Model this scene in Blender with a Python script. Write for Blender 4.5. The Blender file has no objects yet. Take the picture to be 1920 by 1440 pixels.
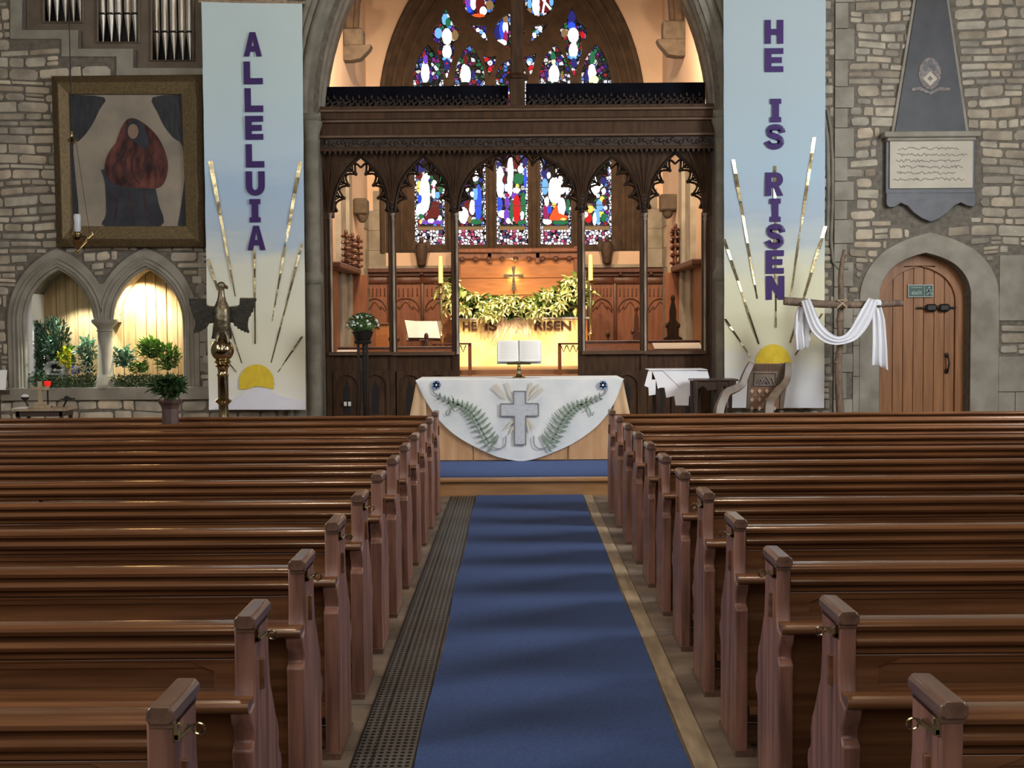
import bpy, bmesh, math, random
from mathutils import Vector, Matrix
from mathutils.geometry import tessellate_polygon
PI = math.pi
SC = bpy.context.scene
COL = SC.collection
rnd = random.Random(7)
# ------------------------------------------------------------ camera, view, lights
F = 2300.0                                    # focal length in pixels of a 1920 wide frame
CAM = Vector((0, 0, 1.75))
_f = Vector((-5 / F, 1, -107.5 / F)).normalized()
_r0 = _f.cross(Vector((0, 0, 1))).normalized()
_u0 = _r0.cross(_f)
_roll = 0.0075
_r = _r0 * math.cos(_roll) - _u0 * math.sin(_roll)
_u = _u0 * math.cos(_roll) + _r0 * math.sin(_roll)
cam = bpy.data.cameras.new('camera')
cam.sensor_fit = 'HORIZONTAL'; cam.sensor_width = 36; cam.lens = F / 1920 * 36
cam.clip_start = .05; cam.clip_end = 200
camo = bpy.data.objects.new('camera', cam); COL.objects.link(camo)
camo.matrix_world = Matrix((( _r.x, _u.x, -_f.x, CAM.x), (_r.y, _u.y, -_f.y, CAM.y), (_r.z, _u.z, -_f.z, CAM.z), (0, 0, 0, 1)))
SC.camera = camo
SC.view_settings.view_transform = 'Standard'; SC.view_settings.look = 'None'
SC.view_settings.gamma = 1; SC.view_settings.use_curve_mapping = False
SC.view_settings.exposure = 0.6
w = bpy.data.worlds.new('world'); SC.world = w; w.use_nodes = True
w.node_tree.nodes['Background'].inputs[0].default_value = (.5, .55, .6, 1)
w.node_tree.nodes['Background'].inputs[1].default_value = .05

def lamp(name, kind, loc, target, energy, color=(1, 1, 1), size=1, size_y=None, spot=60, blend=.6):
    l = bpy.data.lights.new(name, kind); l.energy = energy; l.color = color
    if kind == 'AREA':
        l.size = size
        if size_y: l.shape = 'RECTANGLE'; l.size_y = size_y
    else: l.shadow_soft_size = size
    if kind == 'SPOT': l.spot_size = math.radians(spot); l.spot_blend = blend
    o = bpy.data.objects.new(name, l); COL.objects.link(o); o.location = loc
    d = Vector(target) - Vector(loc)
    o.rotation_euler = d.to_track_quat('-Z', 'Y').to_euler()
    return o
DAY = (.93, .97, 1.0)
WARM = (1.0, .72, .42)
# daylight: the west window behind the camera and the nave side windows
lamp('west_window_light', 'AREA', (0, -4.6, 5.2), (0, 10, 1.5), 170, DAY, 5, 4.5)
lamp('side_window_light', 'AREA', (-7.3, 2.5, 4.6), (2, 5, 1), 230, DAY, 2.2, 3.2)
lamp('side_window_light', 'AREA', (-7.3, 9.5, 4.6), (1, 14, 1.6), 70, DAY, 2.2, 3.2)
lamp('side_window_light', 'AREA', (7.3, 2.5, 4.6), (-2, 5, 1), 60, DAY, 2.2, 3.2)
lamp('side_window_light', 'AREA', (7.3, 9.5, 4.6), (-4.5, 16, 2.6), 480, DAY, 2.2, 3.2)
# chancel lamps on the back of the arch and over the sanctuary
lamp('chancel_lamp', 'SPOT', (-2.35, 17.7, 4.9), (-2.9, 20.5, 6.2), 300, (1, .74, .5), .08, spot=150)
lamp('chancel_lamp', 'SPOT', (2.45, 17.7, 4.9), (3.0, 20.5, 6.2), 300, (1, .74, .5), .08, spot=150)
lamp('chancel_lamp', 'SPOT', (-1.6, 18.2, 7.2), (-2.2, 23.5, 2.2), 900, (1, .72, .46), .12, spot=112)
lamp('chancel_lamp', 'SPOT', (1.6, 18.2, 7.2), (2.2, 23.5, 2.2), 900, (1, .72, .46), .12, spot=112)
lamp('nave_lamp', 'POINT', (-2.0, 6.5, 7.6), (0, 6, 0), 150, (1, .80, .58), .14)
lamp('nave_lamp', 'POINT', (2.2, 6.5, 7.6), (0, 6, 0), 150, (1, .80, .58), .14)
lamp('nave_lamp', 'POINT', (-2.0, 1.0, 7.6), (0, 6, 0), 90, (1, .80, .58), .14)
lamp('nave_lamp', 'POINT', (2.2, 1.0, 7.6), (0, 6, 0), 90, (1, .80, .58), .14)
lamp('altar_spot', 'SPOT', (-1.3, 19.8, 7.4), (-.3, 24, 1.6), 1500, (1, .80, .45), .1, spot=26)
lamp('altar_spot', 'SPOT', (1.3, 19.8, 7.4), (.4, 24, 1.6), 1500, (1, .80, .45), .1, spot=26)
lamp('nave_altar_lamp', 'SPOT', (.3, 12.6, 8.6), (.1, 14.8, 1), 760, (1, .95, .88), .15, spot=34)

def ray(px, py):
    return _f + _r * ((px - 960) / F) - _u * ((py - 720) / F)
def U(px, py, Y):
    d = ray(px, py); t = (Y - CAM.y) / d.y
    return (CAM.x + d.x * t, CAM.z + d.z * t)
def U3(px, py, Y):
    x, z = U(px, py, Y); return (x, Y, z)
def UL(pts, Y): return [U(a, b, Y) for a, b in pts]

# ------------------------------------------------------------ materials
def mat(name, col, rough=.6, metal=0, col2=None, scale=6, stretch=(1, 1, 1), bump=0, coat=0, detail=5, spec=.5,
        ramp=(.35, .65), attr=None, rnd_off=False, sheen=0, trans=0, dist=.02, emit=None, estr=0):
    m = bpy.data.materials.new(name); m.use_nodes = True
    nt = m.node_tree; N = nt.nodes; Lk = nt.links; b = N['Principled BSDF']
    b.inputs['Base Color'].default_value = (*col, 1); b.inputs['Roughness'].default_value = rough
    b.inputs['Metallic'].default_value = metal; b.inputs['Specular IOR Level'].default_value = spec
    if coat: b.inputs['Coat Weight'].default_value = coat; b.inputs['Coat Roughness'].default_value = .12
    if sheen: b.inputs['Sheen Weight'].default_value = sheen
    if trans: b.inputs['Transmission Weight'].default_value = trans
    if emit: b.inputs['Emission Color'].default_value = (*emit, 1); b.inputs['Emission Strength'].default_value = estr
    if col2 or bump:
        tc = N.new('ShaderNodeTexCoord'); mp = N.new('ShaderNodeMapping'); mp.inputs['Scale'].default_value = stretch
        no = N.new('ShaderNodeTexNoise'); no.inputs['Scale'].default_value = scale; no.inputs['Detail'].default_value = detail
        Lk.new(tc.outputs['Object'], mp.inputs[0]); Lk.new(mp.outputs[0], no.inputs[0])
        if rnd_off:
            oi = N.new('ShaderNodeObjectInfo'); mu = N.new('ShaderNodeMath'); mu.operation = 'MULTIPLY'; mu.inputs[1].default_value = 37
            cb = N.new('ShaderNodeCombineXYZ')
            Lk.new(oi.outputs['Random'], mu.inputs[0]); Lk.new(mu.outputs[0], cb.inputs[0]); Lk.new(mu.outputs[0], cb.inputs[1])
            Lk.new(cb.outputs[0], mp.inputs[1])
        if col2:
            cr = N.new('ShaderNodeValToRGB'); cr.color_ramp.elements[0].position = ramp[0]; cr.color_ramp.elements[1].position = ramp[1]
            cr.color_ramp.elements[0].color = (*col, 1); cr.color_ramp.elements[1].color = (*col2, 1)
            Lk.new(no.outputs['Fac'], cr.inputs[0]); out = cr.outputs[0]
            if attr:
                at = N.new('ShaderNodeAttribute'); at.attribute_name = attr
                mx = N.new('ShaderNodeMix'); mx.data_type = 'RGBA'; mx.blend_type = 'MULTIPLY'; mx.inputs[0].default_value = 1
                Lk.new(out, mx.inputs[6]); Lk.new(at.outputs[0], mx.inputs[7]); out = mx.outputs[2]
            Lk.new(out, b.inputs['Base Color'])
        if bump:
            bp = N.new('ShaderNodeBump'); bp.inputs['Strength'].default_value = bump; bp.inputs['Distance'].default_value = dist
            Lk.new(no.outputs['Fac'], bp.inputs['Height']); Lk.new(bp.outputs[0], b.inputs['Normal'])
    return m

def glow(name, col, s):
    m = bpy.data.materials.new(name); m.use_nodes = True; N = m.node_tree.nodes; b = N['Principled BSDF']
    b.inputs['Base Color'].default_value = (.01, .01, .01, 1); b.inputs['Roughness'].default_value = .5; b.inputs['Specular IOR Level'].default_value = .05
    b.inputs['Emission Color'].default_value = (*col, 1); b.inputs['Emission Strength'].default_value = s
    return m

def stained(name, palette, scale, s, lead=.09, rand=1.0):
    m = bpy.data.materials.new(name); m.use_nodes = True; nt = m.node_tree; N = nt.nodes; Lk = nt.links; b = N['Principled BSDF']
    tc = N.new('ShaderNodeTexCoord'); v = N.new('ShaderNodeTexVoronoi'); v.inputs['Scale'].default_value = scale
    v.inputs['Randomness'].default_value = rand
    v2 = N.new('ShaderNodeTexVoronoi'); v2.feature = 'DISTANCE_TO_EDGE'; v2.inputs['Scale'].default_value = scale
    v2.inputs['Randomness'].default_value = rand
    Lk.new(tc.outputs['Object'], v.inputs[0]); Lk.new(tc.outputs['Object'], v2.inputs[0])
    sp = N.new('ShaderNodeSeparateColor'); Lk.new(v.outputs['Color'], sp.inputs[0])
    cr = N.new('ShaderNodeValToRGB'); cr.color_ramp.interpolation = 'CONSTANT'
    e = cr.color_ramp.elements
    for i, c in enumerate(palette):
        p = i / len(palette)
        el = e[0] if i == 0 else (e[1] if i == 1 else e.new(p))
        el.position = p; el.color = (*c, 1)
    Lk.new(sp.outputs[0], cr.inputs[0])
    gt = N.new('ShaderNodeMath'); gt.operation = 'GREATER_THAN'; gt.inputs[1].default_value = lead
    Lk.new(v2.outputs[0], gt.inputs[0])
    mu = N.new('ShaderNodeMath'); mu.operation = 'MULTIPLY'; mu.inputs[1].default_value = s; Lk.new(gt.outputs[0], mu.inputs[0])
    b.inputs['Base Color'].default_value = (.01, .01, .01, 1); b.inputs['Roughness'].default_value = .5; b.inputs['Specular IOR Level'].default_value = .05
    Lk.new(cr.outputs[0], b.inputs['Emission Color']); Lk.new(mu.outputs[0], b.inputs['Emission Strength'])
    return m

M = {}
M['pew'] = mat('varnished_pine', (.20, .084, .034), .24, col2=(.105, .041, .016), scale=3.2, stretch=(.5, 9, 9), coat=.45, rnd_off=True, bump=.05, spec=.45)
M['pew_end'] = mat('worn_pew_end_wood', (.30, .135, .09), .45, col2=(.13, .056, .036), scale=3.0, stretch=(7, 7, .7), rnd_off=True, bump=.08, coat=.12)
M['pew_cap'] = mat('dark_cap_wood', (.17, .09, .06), .30, col2=(.10, .052, .034), scale=6, stretch=(6, 1, 6), coat=.3)
M['stone'] = mat('rubble_stone', (.44, .38, .29), .9, col2=(.27, .235, .185), scale=5, attr='Col', bump=.6)
M['mortar'] = mat('mortar', (.175, .155, .125), .95, col2=(.11, .096, .076), scale=14, bump=.6)
M['ashlar'] = mat('dressed_stone', (.31, .285, .235), .85, col2=(.215, .195, .155), scale=3.5, bump=.25)
M['ashlar_d'] = mat('arch_stone', (.25, .235, .19), .85, col2=(.17, .155, .12), scale=5, bump=.25)
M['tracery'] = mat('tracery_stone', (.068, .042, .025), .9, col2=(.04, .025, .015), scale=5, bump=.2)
M['plaster'] = mat('warm_plaster', (.62, .47, .35), .9, col2=(.54, .40, .29), scale=1.2, bump=.05)
M['floor'] = mat('floor_stone', (.25, .19, .135), .6, col2=(.12, .088, .062), scale=3.5, bump=.2)
M['edge_board'] = mat('floor_edge_board', (.42, .32, .20), .55, col2=(.27, .20, .125), scale=5, stretch=(4, .6, 1))
M['runner'] = mat('blue_runner', (.042, .080, .215), .95, col2=(.032, .062, .17), scale=60, bump=.3, dist=.004)
M['step_wood'] = mat('step_oak', (.42, .22, .09), .4, col2=(.30, .15, .055), scale=3, stretch=(.6, 5, 5), coat=.2)
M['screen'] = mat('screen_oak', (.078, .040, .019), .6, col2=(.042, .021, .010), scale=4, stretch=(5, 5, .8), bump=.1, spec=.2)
M['screen_lit'] = mat('screen_oak_lit_edge', (.46, .38, .30), .35, col2=(.2, .15, .11), scale=4, stretch=(5, 5, .8))  # pale colour carries the lit edge of the post shafts
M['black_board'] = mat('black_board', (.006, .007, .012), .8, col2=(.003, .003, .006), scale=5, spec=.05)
M['carving'] = mat('dark_carving', (.035, .017, .008), .6, col2=(.018, .009, .005), scale=12, bump=.3)
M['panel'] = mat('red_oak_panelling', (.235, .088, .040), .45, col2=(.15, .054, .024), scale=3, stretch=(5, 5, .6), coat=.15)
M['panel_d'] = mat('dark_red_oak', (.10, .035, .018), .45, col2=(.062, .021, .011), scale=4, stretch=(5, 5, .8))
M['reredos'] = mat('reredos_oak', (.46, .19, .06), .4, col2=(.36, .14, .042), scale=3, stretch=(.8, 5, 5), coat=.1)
M['door'] = mat('door_oak', (.32, .14, .048), .5, col2=(.22, .092, .030), scale=3, stretch=(7, 7, .5), bump=.1)
M['organ_case'] = mat('organ_case_wood', (.16, .12, .085), .7, col2=(.11, .082, .056), scale=4)
M['board'] = mat('niche_boards', (.42, .29, .15), .7, col2=(.28, .18, .085), scale=2.5, stretch=(7, 7, .4))
M['brass'] = mat('polished_brass', (.52, .44, .27), .15, 1.0, col2=(.34, .28, .16), scale=5)
M['brass_d'] = mat('unlit_brass', (.022, .018, .011), .5, .4, col2=(.03, .025, .015), scale=20, bump=.5)  # dark colour stands for the unlit brass of wings and tail
M['altar_wood'] = mat('altar_oak', (.58, .34, .17), .45, col2=(.46, .25, .115), scale=3, stretch=(4, 4, .5))
M['brass_o'] = mat('aged_brass', (.24, .20, .13), .34, .85, col2=(.12, .10, .065), scale=22, bump=.4)
M['corbel'] = mat('dark_corbel_stone', (.10, .078, .055), .9, col2=(.065, .05, .036), scale=8, bump=.5)
M['leaf_c'] = mat('mid_green_leaf', (.09, .18, .05), .6, col2=(.04, .09, .025), scale=9)
M['gold'] = mat('gold_foil', (.42, .33, .17), .22, 1.0, col2=(.16, .13, .08), scale=9, bump=.5, dist=.01)
M['gilt'] = mat('gilt_frame', (.20, .145, .065), .5, .3, col2=(.13, .09, .04), scale=35, bump=.6)
M['gilt_d'] = mat('dark_gilt_frame', (.13, .085, .035), .6, .25, col2=(.07, .045, .02), scale=40, bump=.8)
M['tin'] = mat('tin_pipe', (.62, .58, .52), .38, .7, col2=(.48, .44, .38), scale=3, stretch=(4, 4, .5))
M['black'] = mat('black_void', (.012, .011, .010), .8)
M['iron'] = mat('black_iron', (.018, .016, .016), .45, .5, col2=(.03, .028, .026), scale=20)
M['purple'] = mat('purple_letters', (.036, .009, .115), .7)
M['yellow'] = mat('yellow_paint', (.80, .62, .04), .75, col2=(.72, .50, .03), scale=12)
M['linen'] = mat('white_linen', (.78, .79, .82), .85, col2=(.72, .73, .77), scale=4, sheen=.1)
M['altar_cloth'] = mat('altar_cloth', (.74, .75, .74), .8, col2=(.62, .65, .66), scale=3.2, sheen=.1)
M['tan_cloth'] = mat('tan_cloth', (.62, .42, .24), .8, col2=(.5, .32, .17), scale=3)
M['ecru'] = mat('embroidery_grey', (.52, .54, .57), .85, col2=(.44, .46, .50), scale=30)
M['ecru_d'] = mat('embroidery_outline', (.20, .20, .20), .8)
M['sage'] = mat('sage_thread', (.22, .29, .20), .8, col2=(.16, .22, .16), scale=30)
M['sand'] = mat('sand_thread', (.60, .54, .42), .8)
M['bluethread'] = mat('blue_thread', (.12, .20, .38), .8, col2=(.2, .3, .5), scale=20)
M['greythread'] = mat('grey_thread', (.28, .28, .32), .8)
M['paper'] = mat('paper', (.80, .79, .76), .8, col2=(.72, .71, .68), scale=3)
M['print'] = mat('printed_text', (.35, .34, .33), .8)
M['wax'] = mat('candle_wax', (.85, .72, .33), .5, emit=(1, .75, .3), estr=.0)
M['leaf_a'] = mat('pale_leaf', (.52, .64, .25), .5, col2=(.24, .36, .09), scale=7)
M['leaf_b'] = mat('dark_leaf', (.04, .085, .025), .5, col2=(.07, .14, .04), scale=7)
M['lily'] = mat('cream_lily', (.82, .88, .55), .5, col2=(.70, .76, .38), scale=7)
M['conifer'] = mat('conifer_green', (.035, .075, .045), .7, col2=(.08, .14, .09), scale=12)
M['mint'] = mat('variegated_leaf', (.35, .52, .40), .6, col2=(.12, .26, .15), scale=14)
M['lime'] = mat('lime_leaf', (.22, .38, .07), .6, col2=(.12, .22, .05), scale=14)
M['moss'] = mat('moss', (.04, .065, .025), .9, col2=(.09, .12, .05), scale=25, bump=.8)
M['primrose'] = mat('yellow_petals', (.85, .80, .05), .5)
M['violet'] = mat('violet_petals', (.30, .25, .70), .5)
M['white_petal'] = mat('white_petals', (.8, .85, .78), .5)
M['rock'] = mat('pale_rock', (.45, .46, .42), .9, col2=(.25, .27, .24), scale=10, bump=.5)
M['bark'] = mat('peeled_branch', (.22, .155, .105), .8, col2=(.11, .074, .052), scale=8, stretch=(3, 3, 1), bump=.6)
M['slate'] = mat('slate', (.030, .031, .036), .55, col2=(.05, .05, .055), scale=4)
M['slate_l'] = mat('grey_marble', (.085, .085, .095), .5, col2=(.06, .06, .07), scale=6)
M['marble'] = mat('cream_marble', (.44, .39, .30), .5, col2=(.37, .33, .25), scale=3)
M['engrave'] = mat('engraved_letters', (.17, .155, .13), .8)
M['emblem'] = mat('pale_emblem', (.24, .21, .19), .6, col2=(.12, .10, .10), scale=25, bump=.6)
M['sign_green'] = mat('sign_green', (.006, .055, .036), .4)
M['sign_white'] = mat('sign_white', (.32, .38, .35), .5)
M['chair'] = mat('chair_wood', (.15, .105, .068), .45, col2=(.09, .06, .038), scale=5, stretch=(2, 2, 1), bump=.1)
M['inlay_ground'] = mat('inlay_ground', (.16, .08, .045), .5)
M['inlay'] = mat('inlay_bone', (.42, .30, .19), .5)
M['dark_oak'] = mat('dark_table_oak', (.06, .032, .022), .4, col2=(.035, .02, .014), scale=5, coat=.2)
M['glass'] = mat('frosted_chimney', (.85, .9, .95), .25, trans=.5)
M['red_glass'] = mat('red_votive_glass', (.7, .02, .015), .15, emit=(1, .03, .02), estr=.35)
M['porphyry'] = mat('pedestal_wood', (.12, .065, .05), .5, col2=(.07, .04, .032), scale=6)
M['far_floor'] = mat('chancel_tiles', (.30, .17, .10), .5, col2=(.2, .11, .065), scale=3)
M['drape'] = mat('painted_dark_drape', (.012, .013, .018), .7, col2=(.03, .03, .037), scale=5, stretch=(5, 1, 1))
M['canvas'] = mat('painted_beige_ground', (.30, .25, .185), .55, col2=(.20, .17, .13), scale=2.0)
M['paint_red'] = mat('painted_brown_red', (.030, .014, .014), .7, col2=(.17, .06, .045), scale=4.5, stretch=(1.6, 1, .7), spec=.2, ramp=(.38, .68))
M['paint_navy'] = mat('painted_navy', (.012, .013, .020), .7, col2=(.03, .032, .042), scale=4)
M['paint_skin'] = mat('painted_ochre', (.24, .155, .105), .7, col2=(.20, .13, .09), scale=5)
M['frontal'] = mat('altar_frontal_silk', (.86, .70, .28), .6, col2=(.88, .78, .48), scale=2.2)
M['frontal_w'] = mat('frontal_pale_silk', (.80, .62, .44), .7, col2=(.86, .76, .56), scale=9)
M['statue'] = mat('carved_dark_statue', (.06, .034, .02), .7, col2=(.03, .018, .01), scale=14, bump=.5)

def grating_mat():
    m = bpy.data.materials.new('cast_iron_grille'); m.use_nodes = True; nt = m.node_tree; N = nt.nodes; Lk = nt.links; b = N['Principled BSDF']
    tc = N.new('ShaderNodeTexCoord'); mp = N.new('ShaderNodeMapping'); mp.inputs['Scale'].default_value = (34, 26, 1)
    v = N.new('ShaderNodeTexVoronoi'); v.voronoi_dimensions = '2D'; v.inputs['Scale'].default_value = 1; v.inputs['Randomness'].default_value = .0
    Lk.new(tc.outputs['Object'], mp.inputs[0]); Lk.new(mp.outputs[0], v.inputs[0])
    cr = N.new('ShaderNodeValToRGB'); cr.color_ramp.elements[0].position = .30; cr.color_ramp.elements[0].color = (.004, .004, .004, 1)
    cr.color_ramp.elements[1].position = .36; cr.color_ramp.elements[1].color = (.13, .12, .10, 1)
    Lk.new(v.outputs[0], cr.inputs[0]); Lk.new(cr.outputs[0], b.inputs['Base Color'])
    bp = N.new('ShaderNodeBump'); bp.inputs['Distance'].default_value = .01; Lk.new(cr.outputs[0], bp.inputs['Height']); Lk.new(bp.outputs[0], b.inputs['Normal'])
    b.inputs['Roughness'].default_value = .5; b.inputs['Metallic'].default_value = .3
    return m
M['grille'] = grating_mat()

def banner_mat(name, stops, z0, z1):
    """painted paper banner: the artist's own colour bands from top to bottom"""
    m = bpy.data.materials.new(name); m.use_nodes = True; nt = m.node_tree; N = nt.nodes; Lk = nt.links; b = N['Principled BSDF']
    tc = N.new('ShaderNodeTexCoord'); sx = N.new('ShaderNodeSeparateXYZ'); mr = N.new('ShaderNodeMapRange')
    Lk.new(tc.outputs['Object'], sx.inputs[0]); Lk.new(sx.outputs[2], mr.inputs[0])
    mr.inputs[1].default_value = z0; mr.inputs[2].default_value = z1
    no = N.new('ShaderNodeTexNoise'); no.inputs['Scale'].default_value = 1.6
    mp = N.new('ShaderNodeMapping'); mp.inputs['Scale'].default_value = (.6, 1, 2.5); Lk.new(tc.outputs['Object'], mp.inputs[0]); Lk.new(mp.outputs[0], no.inputs[0])
    ad = N.new('ShaderNodeMath'); ad.operation = 'MULTIPLY_ADD'; ad.inputs[1].default_value = .14
    sb = N.new('ShaderNodeMath'); sb.operation = 'SUBTRACT'; sb.inputs[1].default_value = .07
    Lk.new(no.outputs[0], ad.inputs[0]); Lk.new(mr.outputs[0], ad.inputs[2]); Lk.new(ad.outputs[0], sb.inputs[0])
    cr = N.new('ShaderNodeValToRGB'); e = cr.color_ramp.elements
    for i, (p, c) in enumerate(stops):
        el = e[0] if i == 0 else (e[1] if i == 1 else e.new(p))
        el.position = p; el.color = (*c, 1)
    Lk.new(sb.outputs[0], cr.inputs[0]); Lk.new(cr.outputs[0], b.inputs['Base Color']); b.inputs['Roughness'].default_value = .75
    return m

# ------------------------------------------------------------ mesh helpers
ORG = {}
class MB:
    def __init__(s): s.v = []; s.f = []; s.mi = []; s.c = []; s.cur = (1, 1, 1)
    def add(s, vs, fs, mi=0):
        o = len(s.v); s.v += [tuple(p) for p in vs]; s.c += [s.cur] * len(vs)
        for f in fs: s.f.append([o + i for i in f]); s.mi.append(mi)
        return s
    def box(s, x0, x1, y0, y1, z0, z1, mi=0):
        x0, x1 = min(x0, x1), max(x0, x1); y0, y1 = min(y0, y1), max(y0, y1); z0, z1 = min(z0, z1), max(z0, z1)
        return s.add([(x0, y0, z0), (x1, y0, z0), (x1, y1, z0), (x0, y1, z0), (x0, y0, z1), (x1, y0, z1), (x1, y1, z1), (x0, y1, z1)],
                     [(0, 3, 2, 1), (4, 5, 6, 7), (0, 1, 5, 4), (1, 2, 6, 5), (2, 3, 7, 6), (3, 0, 4, 7)], mi)
    def cham(s, x0, x1, y0, y1, z0, z1, c=.008, mi=0):
        """box with chamfered vertical and horizontal edges (convex hull of 24 points)"""
        bm = bmesh.new(); pts = []
        for X, sx in ((x0, 1), (x1, -1)):
            for Y, sy in ((y0, 1), (y1, -1)):
                for Z, sz in ((z0, 1), (z1, -1)):
                    pts += [(X + sx * c, Y + sy * c, Z), (X + sx * c, Y, Z + sz * c), (X, Y + sy * c, Z + sz * c)]
        for p in pts: bm.verts.new(p)
        bmesh.ops.convex_hull(bm, input=bm.verts)
        bm.verts.index_update()
        s.add([v.co[:] for v in bm.verts], [[v.index for v in f.verts] for f in bm.faces], mi); bm.free(); return s
    def plate(s, outer, holes, a, b, axis='y', mi=0, side=True):
        """polygon (x,z) with holes extruded from a to b along axis"""
        loops = [list(outer)] + [list(h) for h in (holes or [])]
        tri = tessellate_polygon([[Vector((p[0], p[1], 0)) for p in l] for l in loops])
        flat = [p for l in loops for p in l]; n = len(flat)
        def P(p, t):
            return (p[0], t, p[1]) if axis == 'y' else ((t, p[0], p[1]) if axis == 'x' else (p[0], p[1], t))
        vs = [P(p, a) for p in flat] + [P(p, b) for p in flat]
        fs = [tuple(t) for t in tri] + [(t[2] + n, t[1] + n, t[0] + n) for t in tri]
        if side:
            o = 0
            for l in loops:
                k = len(l)
                for i in range(k): fs.append((o + i, o + (i + 1) % k, n + o + (i + 1) % k, n + o + i))
                o += k
        return s.add(vs, fs, mi)
    def lathe(s, prof, c, n=20, mi=0, sq=None):
        """prof: list (r,z); c: (x,y,z0)"""
        vs = []; fs = []
        for r, z in prof:
            for i in range(n):
                a = 2 * PI * (i + .5) / n; vs.append((c[0] + max(r, .0004) * math.cos(a), c[1] + max(r, .0004) * math.sin(a), c[2] + z))
        for j in range(len(prof) - 1):
            for i in range(n): fs.append((j * n + i, j * n + (i + 1) % n, (j + 1) * n + (i + 1) % n, (j + 1) * n + i))
        fs.append(tuple(range(n - 1, -1, -1))); fs.append(tuple((len(prof) - 1) * n + i for i in range(n)))
        return s.add(vs, fs, mi)
    def tube(s, path, r, n=8, mi=0, closed=False, flat=1.0):
        P = [Vector(p) for p in path]; k = len(P); rr = r if isinstance(r, (list, tuple)) else [r] * k
        vs = []; fs = []; up = None
        for i in range(k):
            t = (P[(i + 1) % k] - P[i - 1]) if closed else (P[min(i + 1, k - 1)] - P[max(i - 1, 0)])
            if t.length < 1e-9: t = Vector((0, 0, 1))
            t.normalize()
            if up is None: up = Vector((0, 1, 0)) if abs(t.y) < .9 else Vector((1, 0, 0))
            a = t.cross(up).normalized(); bb = a.cross(t).normalized(); up = bb
            for j in range(n):
                th = 2 * PI * (j + .5) / n; vs.append(P[i] + a * (math.cos(th) * rr[i]) + bb * (math.sin(th) * rr[i] * flat))
        for i in range(k if closed else k - 1):
            q = (i + 1) % k
            for j in range(n): fs.append((i * n + j, i * n + (j + 1) % n, q * n + (j + 1) % n, q * n + j))
        if not closed: fs.append(tuple(range(n - 1, -1, -1))); fs.append(tuple((k - 1) * n + j for j in range(n)))
        return s.add([v[:] for v in vs], fs, mi)
    def ball(s, c, r, mi=0, n=10, m=7, jit=0):
        rx, ry, rz = r if isinstance(r, (list, tuple)) else (r, r, r); vs = []; fs = []
        for j in range(1, m):
            ph = PI * j / m
            for i in range(n):
                th = 2 * PI * i / n; q = 1 + jit * rnd.uniform(-1, 1)
                vs.append((c[0] + rx * q * math.sin(ph) * math.cos(th), c[1] + ry * q * math.sin(ph) * math.sin(th), c[2] + rz * q * math.cos(ph)))
        vs += [(c[0], c[1], c[2] + rz), (c[0], c[1], c[2] - rz)]; T = len(vs) - 2
        for j in range(m - 2):
            for i in range(n): fs.append((j * n + i, j * n + (i + 1) % n, (j + 1) * n + (i + 1) % n, (j + 1) * n + i))
        for i in range(n): fs.append((T, (i + 1) % n, i)); fs.append((T + 1, (m - 2) * n + i, (m - 2) * n + (i + 1) % n))
        return s.add(vs, fs, mi)
    def grid(s, fn, nu, nv, mi=0, thick=None):
        """fn(u,v)->(x,y,z) ; optional thickness vector makes a closed sheet"""
        vs = [fn(i / nu, j / nv) for j in range(nv + 1) for i in range(nu + 1)]; W = nu + 1
        fs = [(j * W + i, j * W + i + 1, (j + 1) * W + i + 1, (j + 1) * W + i) for j in range(nv) for i in range(nu)]
        if thick:
            n = len(vs); t = Vector(thick); vs += [tuple(Vector(p) + t) for p in vs]
            fs += [tuple(n + q for q in reversed(f)) for f in list(fs)]
            bd = [i for i in range(W)] + [j * W + nu for j in range(1, nv + 1)] + [nv * W + i for i in range(nu - 1, -1, -1)] + [j * W for j in range(nv - 1, 0, -1)]
            for a, b in zip(bd, bd[1:] + bd[:1]): fs.append((a, b, n + b, n + a))
        return s.add(vs, fs, mi)
    def leaf(s, p, d, L, W, mi=0, bend=.3):
        """a leaf blade of two folded halves starting at p along d"""
        d = Vector(d).normalized(); sd = d.cross(Vector((rnd.uniform(-.4, .4), rnd.uniform(-.4, .4), 1)))
        if sd.length < .01: sd = Vector((1, 0, 0))
        sd.normalize(); nn = sd.cross(d); p = Vector(p)
        q = [p, p + d * L * .35 + sd * W * .5 + nn * .1 * L, p + d * L * .75 + sd * W * .36 - nn * bend * .3 * L, p + d * L - nn * bend * L,
             p + d * L * .75 - sd * W * .36 - nn * bend * .3 * L, p + d * L * .35 - sd * W * .5 + nn * .1 * L, p + d * L * .5 - nn * .06 * L]
        return s.add([v[:] for v in q], [(0, 1, 6), (1, 2, 6), (2, 3, 6), (3, 4, 6), (4, 5, 6), (5, 0, 6)], mi)
    def build(s, name, mats, parent=None, origin=None, smooth=True, bevel=0, ang=35, vcol=False):
        if not isinstance(mats, (list, tuple)): mats = [mats]
        me = bpy.data.meshes.new(name)
        if origin is None:
            origin = ORG[parent.name] if parent else Vector((0, 0, 0))
        origin = Vector(origin)
        me.from_pydata([(p[0] - origin.x, p[1] - origin.y, p[2] - origin.z) for p in s.v], [], s.f)
        for mm in mats: me.materials.append(M[mm] if isinstance(mm, str) else mm)
        me.polygons.foreach_set('material_index', s.mi)
        bm = bmesh.new(); bm.from_mesh(me); bmesh.ops.recalc_face_normals(bm, faces=bm.faces); bm.to_mesh(me); bm.free()
        if smooth: me.polygons.foreach_set('use_smooth', [True] * len(me.polygons)); me.set_sharp_from_angle(angle=math.radians(ang))
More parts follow.
